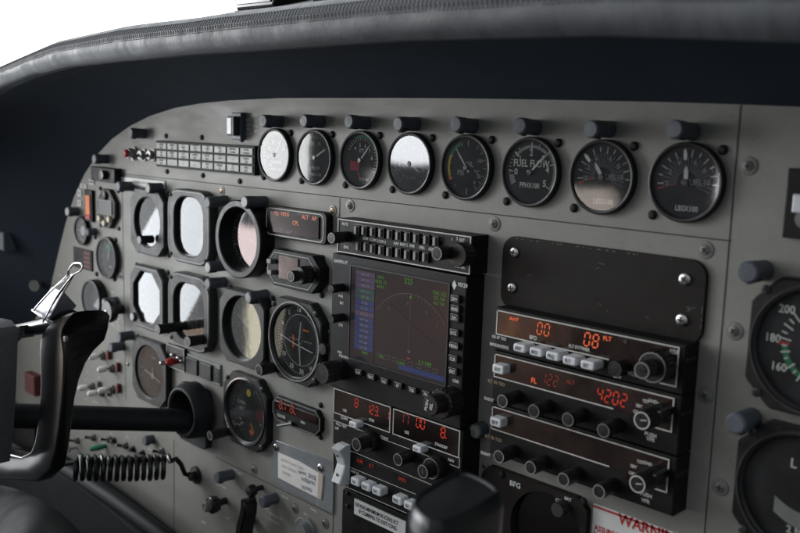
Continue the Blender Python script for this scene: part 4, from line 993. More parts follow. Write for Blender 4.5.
for (u, v, s, sz_) in ((.30, .95, 'NAV', .0042), (.30, .90, 'RNG 15', .0042), (.30, .85, 'BARO', .0036), (.60, .965, '325', .007), (.92, .90, 'TRK 322', .0042), (.92, .85, 'GS 158', .0042), (.92, .80, 'ALT OK', .0036), (.14, .09, 'MAP', .004), (.80, .16, '0.3 NM', .0048), (.33, .10, 'GPS', .004), (.55, .09, '5 MIN', .004)):
    mb.text(s, sx0+w*u, sz0+h*v, y, sz_)
mb.mat(0).flat([(sx0+w*.52, sz0+h*.02), (sx1, sz0+h*.02), (sx1, sz0+h*.075), (sx0+w*.52, sz0+h*.075)], y)
cxm, czm = sx0+w*.63, sz0+h*.21
mb.mat(6).arc(cxm, czm, w*.46, w*.466, -52, 52, y, 40); mb.ticks(cxm, czm, w*.43, w*.46, -50, 50, 21, .0004, y); mb.bar(cxm, czm, cxm, czm+w*.46, .0005, y)
for s, a in (('30', -36), ('33', -4), ('N', 26), ('3', 46)): mb.text(s, cxm+w*.39*math.sin(R(a)), czm+w*.39*math.cos(R(a)), y, .004)
mb.mat(4).arc(cxm, czm+w*.44, 0, .0022, 0, 360, y-.0001, 3)
mb.mat(5).text('+', cxm, czm+.002, y, .007); mb.mat(7).bar(cxm-.002, czm-.004, cxm+.002, czm-.004, .0016, y)
mb.mat(8)
for pts in ([(.35, .3), (.5, .42), (.72, .5), (.93, .66)], [(.4, .7), (.55, .6), (.9, .35)]):
    for p_, q_ in zip(pts, pts[1:]): mb.bar(sx0+w*p_[0], sz0+h*p_[1], sx0+w*q_[0], sz0+h*q_[1], .0007, y)
mb.mat(1)
for k in range(8): mb.mat(6).outline([(sx0+w*(.28+k*.085), sz0+h*.085), (sx0+w*(.34+k*.085), sz0+h*.085), (sx0+w*(.34+k*.085), sz0+h*.125), (sx0+w*(.28+k*.085), sz0+h*.125)], .0003, y)
mb.build('screen_symbols', ml, scr_ob)
def capbtn(parent, px, py, w, h, d, txt, y0, m='knob_black', tm='print_pale', ts=.0038, proud=.004, nm='button'):
    x, z = at(px, py, d); mb = MB(); mb.prism(rrect(x-w/2, x+w/2, z-h/2, z+h/2, min(w, h)*.22, 3), y0, -d, .0006)
    if txt: mb.mat(1).text(txt, x, z, -d-.0003, ts, sx=.85)
    return mb.build(nm, [m, tm], parent, (x, y0, z))
for (px, py), s in zip([(454.5, 299), (454.7, 309), (454.3, 318), (453.8, 332.8), (453.6, 346), (452.8, 358.8), (452.4, 371.5)], ['ZM+', 'RNG', 'ZM-', 'DCL', 'MENU', 'CLR', 'ENT']): capbtn(t, px, py, .0095, .0068 if s in ('ZM+', 'RNG', 'ZM-') else .0062, D+.003, s, -D)
for (px, py), s in zip([(358, 372.5), (370.6, 377), (384, 381.5), (397.7, 385.7), (411.9, 390.3), (425.8, 394.3)], ['MAP', 'TRFC', 'WX', 'FP', 'TER', 'FN']): capbtn(t, px, py, .0095, .0056, D+.003, s, -D)
knob(t, 331, 289, .0040, .036, -D, ring='bezel_grey', name='brightness_knob'); knob(t, 331, 319, .0040, .036, -D, ring='bezel_grey', name='contrast_knob')
knob(t, 322, 373.5, .0100, .046, -D, ring='bezel_grey', name='large_knob')
ok_ = knob(t, 440, 404, .0125, .038, -D, ring='bezel_grey', name='outer_knob', ringw=.0005); knob(ok_, 430, 405.5, .0085, .050, -.037, ring=None, name='inner_knob')
mb = MB(); x, z = at(428.5, 405.5, .0505); mb.text('PUSH', x-.002, z, -.0508, .0040, rot=R(80)); mb.text('SEL', x+.003, z, -.0508, .0040, rot=R(80)); mb.build('knob_legend', ['print_pale'], t)
mb = MB()
for px, py, s, k in ((341, 261.5, 'GARMIN AT', .0042), (463, 285, 'MX20', .0046), (341, 296, 'PWR', .0034), (342, 303, 'BRT', .0034), (341, 325, 'CTR', .0034), (340, 352, 'PAN', .0034), (344, 356.5, 'PUSH RNG', .0032), (456, 381, 'CRSR', .0034), (450, 388, 'FN', .004)):
    x, z = at(px, py, D); mb.text(s, x, z, -D-.0003, k, sx=.85)
x, z = at(454.5, 285, D)
mb.flat([(x, z+.004), (x+.0026, z), (x, z-.004), (x-.0026, z)], -D-.0003)
mb.build('legend', ['print_pale'], t)

# nav/comm
D = .022
xn0 = at(333.6, 400, D)[0]; xn1 = at(463, 440, D)[0]; zn1 = zm0-.0012; zn0 = at(332.5, 444.5, D)[1]
t = stackbox('nav_comm_radio', 'black navigation radio with two red digital windows reading 123 and 1700', 'radio', xn0, xn1, zn0, zn1, D)
def win(t, pts, d, nm='window', m='display_black', line='line_white', lw=.0007):
    x0, x1, z0, z1 = quad(pts, d); mb = MB(); mb.box(x0, x1, -d+.001, -d-.0006, z0, z1); mb.build(nm, [m], t)
    mb = MB(); mb.outline([(x0-lw, z0-lw), (x1+lw, z0-lw), (x1+lw, z1+lw), (x0-lw, z1+lw)], lw, -d-.0010, .001); mb.build('window_border', [line], t); return x0, x1, z0, z1
wA = win(t, [(335.2, 388.5), (390.5, 407.5), (390, 432), (334.8, 411.5)], D)
wB = win(t, [(394.5, 409), (460.5, 431.5), (458.5, 456.5), (394, 433.5)], D)
mb = MB(); y = -D-.0010
def segp(mb, s, px, py, h, d, **k): x, z = at(px, py, d); mb.seg(s, x, z, h, -d, **k)
segp(mb, '8', 355, 402.5, .0078, D+.001, th=.12); segp(mb, '123.', 367, 408, .0080, D+.001, th=.12, w=.0038)
segp(mb, '1', 385.5, 414.5, .0080, D+.001, th=.12); mb.build('digits', ['led_red'], t)
mb = MB(); segp(mb, '00', 416.5, 422, .0084, D+.001, th=.12, w=.0040); segp(mb, '8.', 441, 432, .0084, D+.001, th=.14); mb.mat(1); segp(mb, '17', 400, 417, .0084, D+.001, th=.12); mb.build('digits', ['led_red', 'led_dim'], t)
mb = MB()
for px, py, s in ((345.5, 410, 'USE'), (372.5, 420, 'STBY'), (407.5, 432, 'USE'), (442, 445.5, 'STANDBY'), (345, 418, 'COMM'), (385, 437.5, 'COMM'), (452, 460, 'NAV'), (342, 425, 'PULL TEST'), (337.5, 428, 'OFF')):
    x, z = at(px, py, D); mb.text(s, x, z, -D-.0009, .0036, sx=.9)
mb.build('legend', ['print_pale'], t)
mb = MB()
def pl_line(mb, a, b, d, w=.0006): p, q = at(*a, d), at(*b, d); mb.bar(p[0], p[1], q[0], q[1], w, -d-.0004)
pl_line(mb, (334, 420), (367, 432.5), D); pl_line(mb, (382, 438.5), (434, 458), D); pl_line(mb, (460, 457), (459.5, 467.5), D); pl_line(mb, (450, 464), (459.5, 467.8), D); mb.build('face_line', ['line_white'], t)
def wbtn(t, px, py, d, s, w=.0105, h=.0058, y0=-.02):
    x, z = at(px, py, d); mb = MB(); mb.prism(rrect(x-w/2, x+w/2, z-h/2, z+h/2, .0018, 4), y0, -d, .0012); mb.mat(1).text(s, x-.001, z, -d-.0003, .0036, sx=.85); mb.build('button', ['white_plastic', 'ink'], t, (x, y0, z))
wbtn(t, 352.5, 424.8, .031, '<->'); wbtn(t, 416.5, 449.3, .031, '<->')
ok_ = knob(t, 366, 442, .0098, .030, -D, ring=None, name='comm_outer_knob'); knob(ok_, 356.5, 444.5, .0062, .044, -.030, name='comm_inner_knob')
knob(t, 398, 459.5, .0058, .038, -D, name='volume_knob'); ok_ = knob(t, 431, 468.5, .0098, .032, -D, name='nav_outer_knob', ring='line_grey'); knob(ok_, 423, 471.5, .0062, .044, -.030, name='nav_inner_knob', text='L')

# DME
zd1 = zn0-.0008; zd0 = at(333, 482, D)[1]
t = stackbox('distance_radio', 'slim black radio with faint orange words, white rocker and white push buttons', 'radio', xn0, xn1, zd0, zd1, D)
mb = MB(); pl_line(mb, (334, 443.5), (432, 484.5), D); pl_line(mb, (332.5, 480.5), (407, 513), D); pl_line(mb, (348, 449.5), (348, 488), D); pl_line(mb, (349, 466.5), (416, 494), D, .0005); pl_line(mb, (333.5, 444), (333, 481), D, .0005)
mb.build('face_line', ['line_white'], t)
x, z = at(338.5, 465, .031); mb = MB(); sh = [(-.019, -.0275), (-.016, -.034), (-.008, -.0305), (0, -.0275), (.008, -.030), (.016, -.035), (.019, -.0275)]
prof = [(y_, dz) for dz, y_ in sh]
L = [[(x-.0058, -.021, z+dz), (x-.0058, y_, z+dz), (x-.0045, y_-.0006, z+dz), (x+.0045, y_-.0006, z+dz), (x+.0058, y_, z+dz), (x+.0058, -.021, z+dz)] for y_, dz in prof]
mb.loft(L, True, True); mb.build('rocker', ['white_plastic'], t)
mb = MB()
for dz, r_ in ((.009, .0016), (-.009, .0016)): mb.arc(x, z+dz, .0004, r_, 0, 360, -.0325 if dz < 0 else -.0328, 12)
mb.build('rocker_mark', ['ink'], t)
for (px, py), s in zip([(354.5, 482), (365.3, 487), (376, 491.5), (396.5, 500.5), (408, 506)], ['N1', 'HLD', 'N2', 'FRQ', 'GS']): wbtn(t, px, py, .031, s, w=.0115, h=.0072)
mb = MB()
for px, py, s in ((360, 461, 'NM'), (371.5, 466, 'KT'), (402.5, 479.5, 'MIN')): x, z = at(px, py, D+.001); mb.text(s, x, z, -D-.001, .0052)
mb.build('lit_words', ['led_dim'], t)
mb = MB(); x, z = at(355, 472, D); mb.text('DME 62', x, z, -D-.0004, .0034); mb.build('legend', ['print_pale'], t)

# black plate with placard below
x0, x1, z0, z1 = quad([(342, 487), (460, 540), (455, 610), (342, 524)], .010)
t = thing('blank_plate', 'black blanking plate below the left radio stack', 'plate', ((x0+x1)/2, 0, (z0+z1)/2))
mb = MB(); mb.prism(rrect(x0, x1, z0, z1, .004), 0, -.010, .0008); mb.build('plate', ['radio_black'], t)
screw_part(t, 348, 493, r=.0022, d=.0101, mt='bezel_black'); screw_part(t, 348, 505.5, r=.0022, d=.0101, mt='bezel_black')
q = [at(354.3, 497.8, .0112), at(408.5, 523.5, .0112), at(402, 536.5, .0112), at(354, 513.5, .0112)]
px0, px1 = (q[0][0]+q[3][0])/2, (q[0][0]+q[3][0])/2+.068; pz1 = (q[0][1]+q[1][1])/2; pz0 = (q[2][1]+q[3][1])/2
mb = MB(); mb.box(px0, px1, -.0101, -.0112, pz0, pz1); hh = pz1-pz0
mb.mat(1).text('120 KIAS MINIMUM IN ICING FLT', px0+.0015, pz1-hh*.30, -.0115, .0054, 'L', sx=.74); mb.text('IF CLIMBING TO EXIT ICING', px0+.007, pz1-hh*.66, -.0115, .0054, 'L', sx=.74)
tag(mb.build('placard', ['placard_white', 'ink'], None, (px0, -.0101, pz0)), 'white placard reading 120 KIAS MINIMUM IN ICING', 'placard')

# ================================================================== right stack
q = [at(503, 233, .004), at(706, 264, .004), at(702, 341, .004), at(498.5, 303, .004)]
x0, x1 = (q[0][0]+q[3][0])/2, (q[1][0]+q[2][0])/2; z1 = (q[0][1]+q[1][1])/2; z0 = (q[2][1]+q[3][1])/2-.004
t = thing('cover_plate', 'plain dark cover plate with four steel screws above the right radios', 'cover plate', ((x0+x1)/2, 0, (z0+z1)/2))
mb = MB(); mb.prism(rrect(x0, x1, z0, z1, .012, 6), 0, -.003, .0006)
random.seed(9)
mb.mat(1)
for k in range(17):
    u = x0+.012+random.random()*(x1-x0-.024); mb.bar(u, z1-.0014, u+random.uniform(.0006, .003), z1-.0014, .0004, -.00315)
for k in range(8):
    w_ = z0+.012+random.random()*(z1-z0-.03); mb.bar(x1-.0012, w_, x1-.0012, w_+.002, .0004, -.00315)
for k in range(7):
    a, b = x0+.02+random.random()*.12, z0+.01+random.random()*(z1-z0-.02); mb.bar(a, b, a+random.uniform(-.006, .008), b+random.uniform(-.002, .002), .0002, -.0032)
u, w_ = at(688, 309, .003); mb.arc(u, w_, .001, .0014, -60, 200, -.0032, 10); mb.bar(u+.002, w_+.001, u+.005, w_+.0015, .0003, -.0032)
mb.build('plate', ['cover_black', 'screw_paint'], t)
for p in ((514.5, 252.5), (512, 288), (685, 279.3), (682, 320)): screw_part(t, *p, r=.0042, mt='steel', d=.0032)

D = .0185
xr0, zr = .1114, -.1041; wR = .159; h1, h2 = .0343, .0422
def rstack(name, label, z1, h):
    t = stackbox(name, label, 'radio', xr0, xr0+wR, z1-h+.0008, z1, D)
    mb = MB(); xs_ = xr0+wR
    for k in range(3): mb.tube([(xs_, -.006-.005*k, z1-h*.3), (xs_+.0006, -.006-.005*k, z1-h*.3)], .0018, 10)
    mb.build('side_hole', ['ink'], t); return t
def knobr(t, px, py, r, d, **k): return knob(t, px, py, r, d, -D, **k)
# 1 ADF
t = rstack('direction_finder_radio', 'ADF radio with orange digits 00 and 08 and five white buttons, topmost right radio', zr, h1)
x0, x1, z0, z1 = quad([(493.5, 308.5), (681, 346), (676.5, 379.5), (491, 334)], D); xe = xr0+wR
mb = MB(); wy = -D-.0006; wx1 = xe-.0045; wz1 = zr-.0022; wz0 = wz1-.0185; wx0 = xr0+.0022
mb.box(wx0, wx1, -D+.001, wy, wz0, wz1); mb.mat(1).box(wx1-.026, wx1, -D+.001, wy+.0001, wz0-.0078, wz0); mb.build('window', ['display_brown', 'display_brown'], t)
def lborder(t, wx0, wx1, wz0, wz1, cut, drop, lw=.0009):
    mb = MB(); y = wy-.0004
    pts = [(wx0, wz1), (wx1, wz1), (wx1, wz0-drop), (wx1-.018, wz0-drop)]; pts2 = [(wx0, wz1), (wx0, wz0), (wx1-cut, wz0)]
    for P_ in (pts, pts2):
        for k, (p_, q_) in enumerate(zip(P_, P_[1:])):
            e = lw/2; dx, dz = (e if q_[0] > p_[0] else -e if q_[0] < p_[0] else 0), (e if q_[1] > p_[1] else -e if q_[1] < p_[1] else 0)
            mb.bar(p_[0]-dx, p_[1]-dz, q_[0]+dx, q_[1]+dz, lw, y-.00005*k)
    mb.build('border', ['line_white'], t)
lborder(t, wx0, wx1, wz0, wz1, .052, .0078)
mb = MB(); segp(mb, '00', 537.5, 328, .0088, D+.001, slant=.1, w=.0040, gap=.62, th=.095); segp(mb, '08', 584.5, 338.8, .0094, D+.001, slant=.1, w=.0043, gap=.62, th=.105)
x, z = at(514, 319, D+.001); mb.text('ANT', x, z, -D-.001, .0036, sx=1.2); x, z = at(607.5, 338.5, D+.001); mb.text('FLT', x, z, -D-.001, .0042, sx=1.05, rot=.05); mb.build('digits', ['led_bright'], t)
for (px, py), s in zip([(519, 348.3), (535.5, 352.3), (552, 356.3), (569, 361), (587, 365.5)], ['ADF', 'BFO', 'FRQ', 'FLT', 'SET']): wbtn(t, px, py, .032, s, w=.0115, h=.0062)
mb = MB()
for px, py, s in ((500, 337.5, 'KR 87 TSO'), (500, 345.5, 'BENDIX/KING'), (534, 337.3, 'BFO'), (580, 347.5, 'FLT ET/TIMER'), (557, 350.3, '<->'), (674.5, 351.5, 'ADF'), (633, 373.5, 'VOL'), (618, 376, 'OFF')):
    x, z = at(px, py, D); mb.text(s, x, z, -D-.0010, .0033 if len(s) > 3 else .0042, sx=.9)
mb.build('legend', ['print_pale'], t)
knobr(t, 615, 369, .0058, .029, ring='bezel_grey', name='volume_knob'); ok_ = knobr(t, 652, 367.5, .0112, .034, name='outer_knob', rib=.12); knob(ok_, 642, 370.5, .0060, .048, -.034, name='inner_knob')
x, z = at(626.5, 341.5, D); mb = MB(); mb.lathe(x, z, [(.0015, -D), (.0015, -D-.0012), (.0005, -D-.0013)], n=12); mb.build('set_screw', ['ink'], t)
# 2 and 3 transponders
tz = [zr-h1, zr-h1-h2]
for i in (0, 1):
    Z1 = tz[i]
    t = rstack('transponder', ['transponder with red digits 122 and 4202, middle right radio', 'transponder with an unlit brown window, lowest right radio'][i], Z1, h2-.0002)
    t['group'] = 'transponders in the right radio stack'
    wz1 = Z1-.0026; wz0 = wz1-.0178; wx0 = xr0+.0022; wx1 = xe-.0052
    mb = MB(); mb.box(wx0, wx1, -D+.001, wy, wz0, wz1); mb.box(wx1-.032, wx1, -D+.001, wy+.0001, wz0-.0050, wz0); mb.build('window', ['display_brown'], t)
    lborder(t, wx0, wx1, wz0, wz1, .045, .0050)
    x, z = wx0+.0095, (wz0+wz1)/2; mb = MB(); mb.prism(rrect(x-.0055, x+.0055, z-.0035, z+.0035, .0015, 3), wy, -.0275, .001); mb.mat(1).text('IDT', x, z, -.0278, .0036); mb.build('ident_button', ['white_plastic', 'ink'], t)
    dy = i*55
    K = [[(502.5, 401), (534, 411), (568, 419.5), (603.5, 430.5)], [(499, 456.5), (530.5, 467.5), (563.5, 479.5), (599, 491.5)]][i]
    for k, p in enumerate(K): knobr(t, *p, .0054, .038, ring='line_grey' if i else ('line_grey' if k == 0 else 'screw_paint'), name='knob')
    p = [(642, 420.5), (637.5, 484)][i]
    x, z = at(*p, .046); mb = MB(); mb.lathe(x, z, [(.0068, -D), (.0075, -.032), (.0066, -.045), (.006, -.046), (.0004, -.0461)], n=32, rib=.05, ribn=1); mb.prism([(x-.006, z-.003), (x+.008, z+.001), (x+.008, z+.006), (x-.004, z+.005)], -D, -.036, .001)
    mb.mat(1).ring(circ(.0058, 28, x, z), circ(.0050, 28, x, z), -.0464); mb.bar(x-.001, z, x+.0035, z+.001, .0007, -.0464); mb.build('mode_knob', ['knob_black', 'line_white'], t)
    mb = MB()
    lp = [[(637.5, 411.5, 'OFF'), (640, 405.5, 'SBY'), (646.5, 401, 'TST'), (653.5, 400.8, 'GND'), (660.5, 404, 'ON'), (666, 411.5, 'ALT')], [(633, 473, 'OFF'), (634.5, 466, 'SBY'), (641, 461.5, 'TST'), (648.5, 463, 'GND'), (656, 467, 'ON'), (661, 474.5, 'ALT')]][i]
    for px, py, s in lp: x, z = at(px, py, D); mb.text(s, x, z, -D-.0010, .0031)
    for px, py, s in ([(651, 434.5, 'PUSH'), (651, 439, 'VFR')] if i == 0 else [(646.5, 494.5, 'PUSH'), (646, 500.5, 'VFR')]): x, z = at(px, py, D); mb.text(s, x, z, -D-.0006, .0038)
    for px, py, s in ([(488.5, 399, 'IDENT')] if i == 0 else [(485, 453.5, 'IDENT')]): x, z = at(px+1, py, D); mb.text(s, x, z, -D-.0006, .0034)
    mb.mat(1); p = [(497, 382.5), (494, 438)][i]; x, z = at(*p, D); mb.text('KT 70 TSO', x, z, -D-.0006, .0036); mb.build('legend', ['print_pale', 'print_tan'], t)
    if i == 0:
        mb = MB(); mb.mat(1); segp(mb, '122', 541.5, 377.5, .0080, D+.001, w=.0037, gap=.5, slant=.1, th=.1); x, z = at(570.5, 382, D+.001); mb.text('ALT', x, z, -D-.001, .0040); mb.mat(0)
        x, z = at(534, 380.5, D+.001); mb.text('FL', x, z, -D-.001, .0055); mb.mat(2); segp(mb, '4202', 597.5, 393.5, .0090, D+.001, w=.0040, gap=.6, slant=.1, th=.115); mb.build('digits', ['led_bright', 'led_dim', 'led_red'], t)

# stormscope unit below
x0, z1 = at(486, 463, .003); x1 = at(592, 500, .003)[0]
t = thing('storm_detector', 'black instrument marked BFG with a large round dark opening', 'instrument', ((x0+x1)/2, 0, z1-.03))
cx, cz = at(545, 535, .006); rr_ = .034
out = octa((x0+x1)/2-.002, z1-.046, x1-x0, .092, .008)
n = 96; o = rs(out, cx, cz, n); ci = [(cx+rr_*math.cos(2*pi*k/n), cz+rr_*math.sin(2*pi*k/n)) for k in range(n)]
mb = MB(); mb.loft([[(a, 0, b) for a, b in o], [(a, -.006, b) for a, b in o], [(a, -.006, b) for a, b in ci], [(cx+(a-cx)*.97, -.0005, cz+(b-cz)*.97) for a, b in ci]]); mb.build('bezel', ['cover_black'], t)
mb = MB(); mb.flat(circ(rr_, 48, cx, cz), -.0006); mb.build('dial', ['display_black'], t)
mb = MB(); x, z = at(515, 484.3, .0064); mb.text('BFG', x, z, -.0063, .0062); 
for px, py, s in ((559, 500.5, 'CLR'), (568, 499, 'BRT')): x, z = at(px, py, .0064); mb.text(s, x, z, -.0063, .0036)
mb.build('legend', ['print_pale'], t)
x, z = at(557, 510, .014); mb = MB(); mb.lathe(x, z, [(.006, -.006), (.0055, -.014), (.0004, -.0141)], n=30, rib=.07, ribn=1); mb.build('knob', ['bezel_grey'], t)
for p in ((502, 474), (584, 501)): screw_part(t, *p, r=.003, d=.0061)
screw_part(pan, 485.5, 466, r=.0034, mt='screw_paint'); screw_part(pan, 472.5, 462, r=.003, mt='steel')

# warning placard
q = [at(593.5, 503, .001), at(693, 533, .001)]; x0, z1 = q[0]; x1 = x0+.086; z0 = z1-.05
mb = MB(); mb.box(x0, x1, 0, -.001, z0, z1); mb.mat(1).flat([(x0, z1-.0028), (x1, z1-.0028), (x1, z1-.0012), (x0, z1-.0012)], -.0013)
x, z = at(651, 529, .001); mb.text('WARNING', x, z-.0002, -.0013, .0115, sx=.95)
a, b = at(594.5, 525, .001); 
for k, s in enumerate(('ASSURE THAT ALL CONTAMINATION IS REMOVED', 'PRIOR TO FLIGHT', 'SEE MANUAL')): mb.text(s, a, b-.0012-.0058*k, -.0013, .0062, 'L', sx=.8)
tag(mb.build('placard', ['placard_white', 'red'], None, (x0, 0, z0)), 'white placard with red border reading WARNING', 'placard')

# ================================================================== right hand instruments
def d_asi2(mb, x, z, r, y):
    mb.mat(0)
    def P(px, py): return at(px, py, -y)
    for px, py, s in ((787, 308.8, '200'), (773.5, 337.5, '180'), (779.5, 366.5, '160')):
        a, b = P(px, py); mb.mat(0).text(s, a, b, y, .0074, sx=.92)
    for a0, r0, r1 in ((-41, .52, .72), (-51, .56, .66), (-61, .50, .68), (-72, .55, .65), (-82, .46, .66), (-93, .52, .6), (-104, .47, .63), (-115, .53, .6), (-130, .47, .66), (-141, .53, .6), (-152, .47, .66)):
        mb.ticks(x, z, r*r0, r*r1, a0, a0, 1, .0009, y-.0003)
    mb.mat(1).arc(x, z, r*.50, r*.60, -160, -94, y-.0001, 16); mb.mat(2).arc(x, z, r*.48, r*.66, -93, -87, y-.0001, 3)
    mb.mat(0); nums(mb, x, z, r*.55, y, [('40', 20), ('60', 60), ('80', 100), ('100', 150), ('120', 180)], .008)
    mb.ticks(x, z, r*.66, r*.8, 0, 180, 21, .0009, y); mb.text('KNOTS', x, z+r*.2, y, .006); return ['mark_white', 'green', 'red']
x0, z1 = at(764, 266, .010); cx, cz = at(843, 340, .010)
def sqin(name, label, pxl, pyt, pyb, dialf, needle=None):
    xl, zt = at(pxl, (pyt+pyb)/2, .008)[0], 0
    zt = at(pxl, pyt, .008)[1]; zb = at(pxl, pyb, .008)[1]; return xl
xl = at(748, 335, .010)[0]
zt, zb = at(764, 265.5, .010)[1], at(768, 418, .010)[1]
print('ASI2', xl, zt, zb)
S2 = .083
cz1 = (zt+zb)/2; cx1 = xl+S2/2
t = flight('copilot_airspeed_indicator', 'large airspeed indicator cut by the right edge, marked 200, 180 and 160', cx1, cz1, S2, S2, 'top', .010, .0375, d_asi2, bez='bezel_black', ring='bezel_grey', needle=[(60, .8, .0022, .2)], gl='glass_coated', deep=.003)
zt2 = at(768, 421, .010)[1]
def d_tc2(mb, x, z, r, y):
    def P(px, py): return at(px, py, -y)
    a, b = P(794, 463); mb.mat(0).text('L', a, b, y, .0085); a, b = P(793, 530); mb.text('2 MIN', a+.004, b, y, .0065)
    a, b = P(774, 503)
    L = []
    for k in range(13):
        f = k/12; xx = x-(x-a)*(1-2*f); L.append((xx, b-.0065*math.sin(pi*f)))
    up = [(p, q+.0052) for p, q in L]; dn = [(p, q-.0052) for p, q in L]
    for k in range(12): mb.mat(1).flat([up[k], up[k+1], dn[k+1], dn[k]], y)
    return ['mark_white', 'post_tip']
t = flight('copilot_turn_coordinator', 'turn coordinator marked L and 2 MIN in the lower right corner', cx1-.0005, zt2-S2/2-.0005, S2, S2, 'top', .010, .0375, d_tc2, bez='bezel_black', ring='bezel_grey', gl='glass_coated', deep=.003)

x, z = at(788, 168, .006); t = thing('dimmer_unit', 'black edge unit with a white block at the upper right edge', 'switch', (x+.02, 0, z-.02))
zb = at(787, 238, .006)[1]
mb = MB(); mb.box(x, x+.05, 0, -.006, zb, z, .0008); mb.build('case', ['black_plastic'], t)
a, b = at(791, 203, .009); mb = MB(); mb.box(a+.001, a+.012, -.006, -.010, b-.0055, b+.0055, .0008); mb.build('slider', ['white_plastic'], t)
mb = MB(); mb.lathe(a+.009, b-.009, [(.006, -.006), (.006, -.009), (.0004, -.0091)], n=20); mb.build('knob', ['screw_paint'], t)

# ================================================================== lower left panel controls
x, z = at(208, 506, .024); t = thing('heater_knob', 'black knob with a silver tip on the lower panel', 'knob', (x, 0, z))
mb = MB(); mb.lathe(x, z, [(.004, 0), (.004, -.012), (.009, -.0125), (.0098, -.016), (.0098, -.021), (.0085, -.022), (.006, -.0222)], n=36, rib=.07, ribn=1); mb.build('cap', ['knob_black'], t)
mb = MB(); mb.lathe(x, z, [(.0058, -.0222), (.0058, -.028), (.0048, -.029), (.0004, -.0288)], n=24); mb.mat(1).ring(circ(.0045, 20, x, z), circ(.003, 20, x, z), -.0292); mb.build('tip', ['screw_paint', 'steel'], t)
x, z = at(250, 491, .016); mb = MB(); mb.lathe(x, z, [(.003, 0), (.003, -.010), (.0062, -.0105), (.0068, -.014), (.005, -.018), (.0004, -.0185)], n=28); tag(mb.build('pull_knob', ['knob_black'], None, (x, 0, z)), 'small round black knob above the black lever', 'knob')
t = thing('flap_lever', 'upright black lever with rounded silver-edged end on the lower panel', 'lever', (*[P3(247, 520, .02).x, -.02], P3(247, 520, .02).z))
L = []
for (a, b, w_) in ((243.5, 499, .002), (243.5, 501, .004), (244, 506, .0058), (243, 515, .0068), (240, 525, .0072), (238, 545, .008)):
    X, Z = at(a, b, .026); L.append([(X-w_*.75, -.012, Z), (X-w_*.75, -.026, Z), (X-w_*.5, -.028, Z), (X+w_*.5, -.028, Z), (X+w_*.75, -.026, Z), (X+w_*.75, -.012, Z)])
mb = MB(); mb.loft(L, True, True, smooth=True); mb.build('blade', ['grip_black'], t)
mb = MB(); X, Z = at(252, 518, .0); mb.tube([(X, 0, Z), (X, -.014, Z)], .006, 16); mb.build('pivot', ['knob_black'], t)
x, z = at(303, 531, .008); t = thing('dimmer_control', 'round grey dimmer knob under a white arc at the bottom edge', 'knob', (x, 0, z))
mb = MB(); mb.lathe(x, z, [(.012, 0), (.0115, -.003), (.0085, -.0035), (.0078, -.011), (.0004, -.0112)], n=36); mb.build('cap', ['panel_paint_dark'], t)
x, z = at(97, 447, .01); mb = MB(); mb.tube([(x+.006, 0, z+.001), (x+.003, -.010, z), (x-.003, -.018, z-.002)], [.0028, .0042, .003], 12); tag(mb.build('green_knob', ['green'], None, (x, 0, z)), 'small green knob just above the coiled cord', 'knob')
x, z = at(70, 449, .01); mb = MB(); mb.lathe(x, z, [(.002, 0), (.002, -.01), (.0045, -.011), (.0045, -.014), (.0004, -.016)], n=20); tag(mb.build('small_knob', ['post_tip'], None, (x, 0, z)), 'small pale knob at the left end of the coiled cord', 'knob')
# circuit breakers row, lower left
for i in range(5):
    x, z = at(112+i*9.5, 441+i*4.2, .004)
    mb = MB(); mb.lathe(x, z, [(.0045, 0), (.0045, -.002), (.003, -.0022), (.003, -.006), (.0004, -.0061)], n=18)
    o = mb.build('circuit_breaker', ['knob_black'], None, (x, 0, z)); tag(o, ['leftmost small black push breaker behind the coiled cord', 'second small black push breaker from the left behind the cord', 'middle small black push breaker behind the coiled cord', 'fourth small black push breaker from the left behind the cord', 'rightmost small black push breaker, nearest the column collar'][i], 'circuit breaker', 'push breakers behind the coiled cord')

for i, (px, py) in enumerate([(74, 441), (90, 438), (106, 440), (122, 446), (158, 452), (146, 460)]):
    x, z = at(px, py, .006); t = thing('panel_switch', ['tiny black-lever switch far left, beside the pale knob', 'tiny black-lever switch directly above the green knob', 'tiny black-lever switch just right of the green knob', 'tiny black-lever switch under the middle of the column', 'tiny black-lever switch right of the vertical seam, upper', 'tiny black-lever switch above the right end of the coiled cord'][i], 'switch', (x, 0, z), 'tiny switches between column and cord')
    mb = MB(); mb.lathe(x, z, [(.0055, 0), (.0055, -.0025), (.004, -.003), (.004, -.006), (.001, -.0061)], n=6, smooth=False); mb.build('nut', ['screw_paint'], t)
    mb = MB(); mb.tube([(x, -.005, z), (x-.001, -.014, z+.003)], [.0014, .0022], 10); mb.build('lever', ['knob_black'], t)
# ================================================================== control column and yoke
t = thing('column_collar', 'thick black collar on a square plate where the control column enters the panel', 'collar', P3(196, 415, 0))
x, z = at(196, 415, .005); mb = MB(); mb.prism(rrect(x-.034, x+.026, z-.036, z+.034, .008, 5), 0, -.008, .001); mb.build('plate', ['rubber'], t)
x, z = at(181, 412.5, .030); X0 = (x, z)
mb = MB(); mb.lathe(x, z, [(.032, -.008), (.0325, -.016), (.031, -.026), (.0285, -.0300), (.0265, -.0305), (.0243, -.029), (.0235, -.024), (.023, -.009)], n=48, cap=True); mb.build('ring', ['rubber'], t)
screw_part(t, 207.5, 396.5, r=.003, d=.0082, mt='bezel_grey'); knob(t, 210, 435.5, .0055, .030, -.008, name='lock_knob')

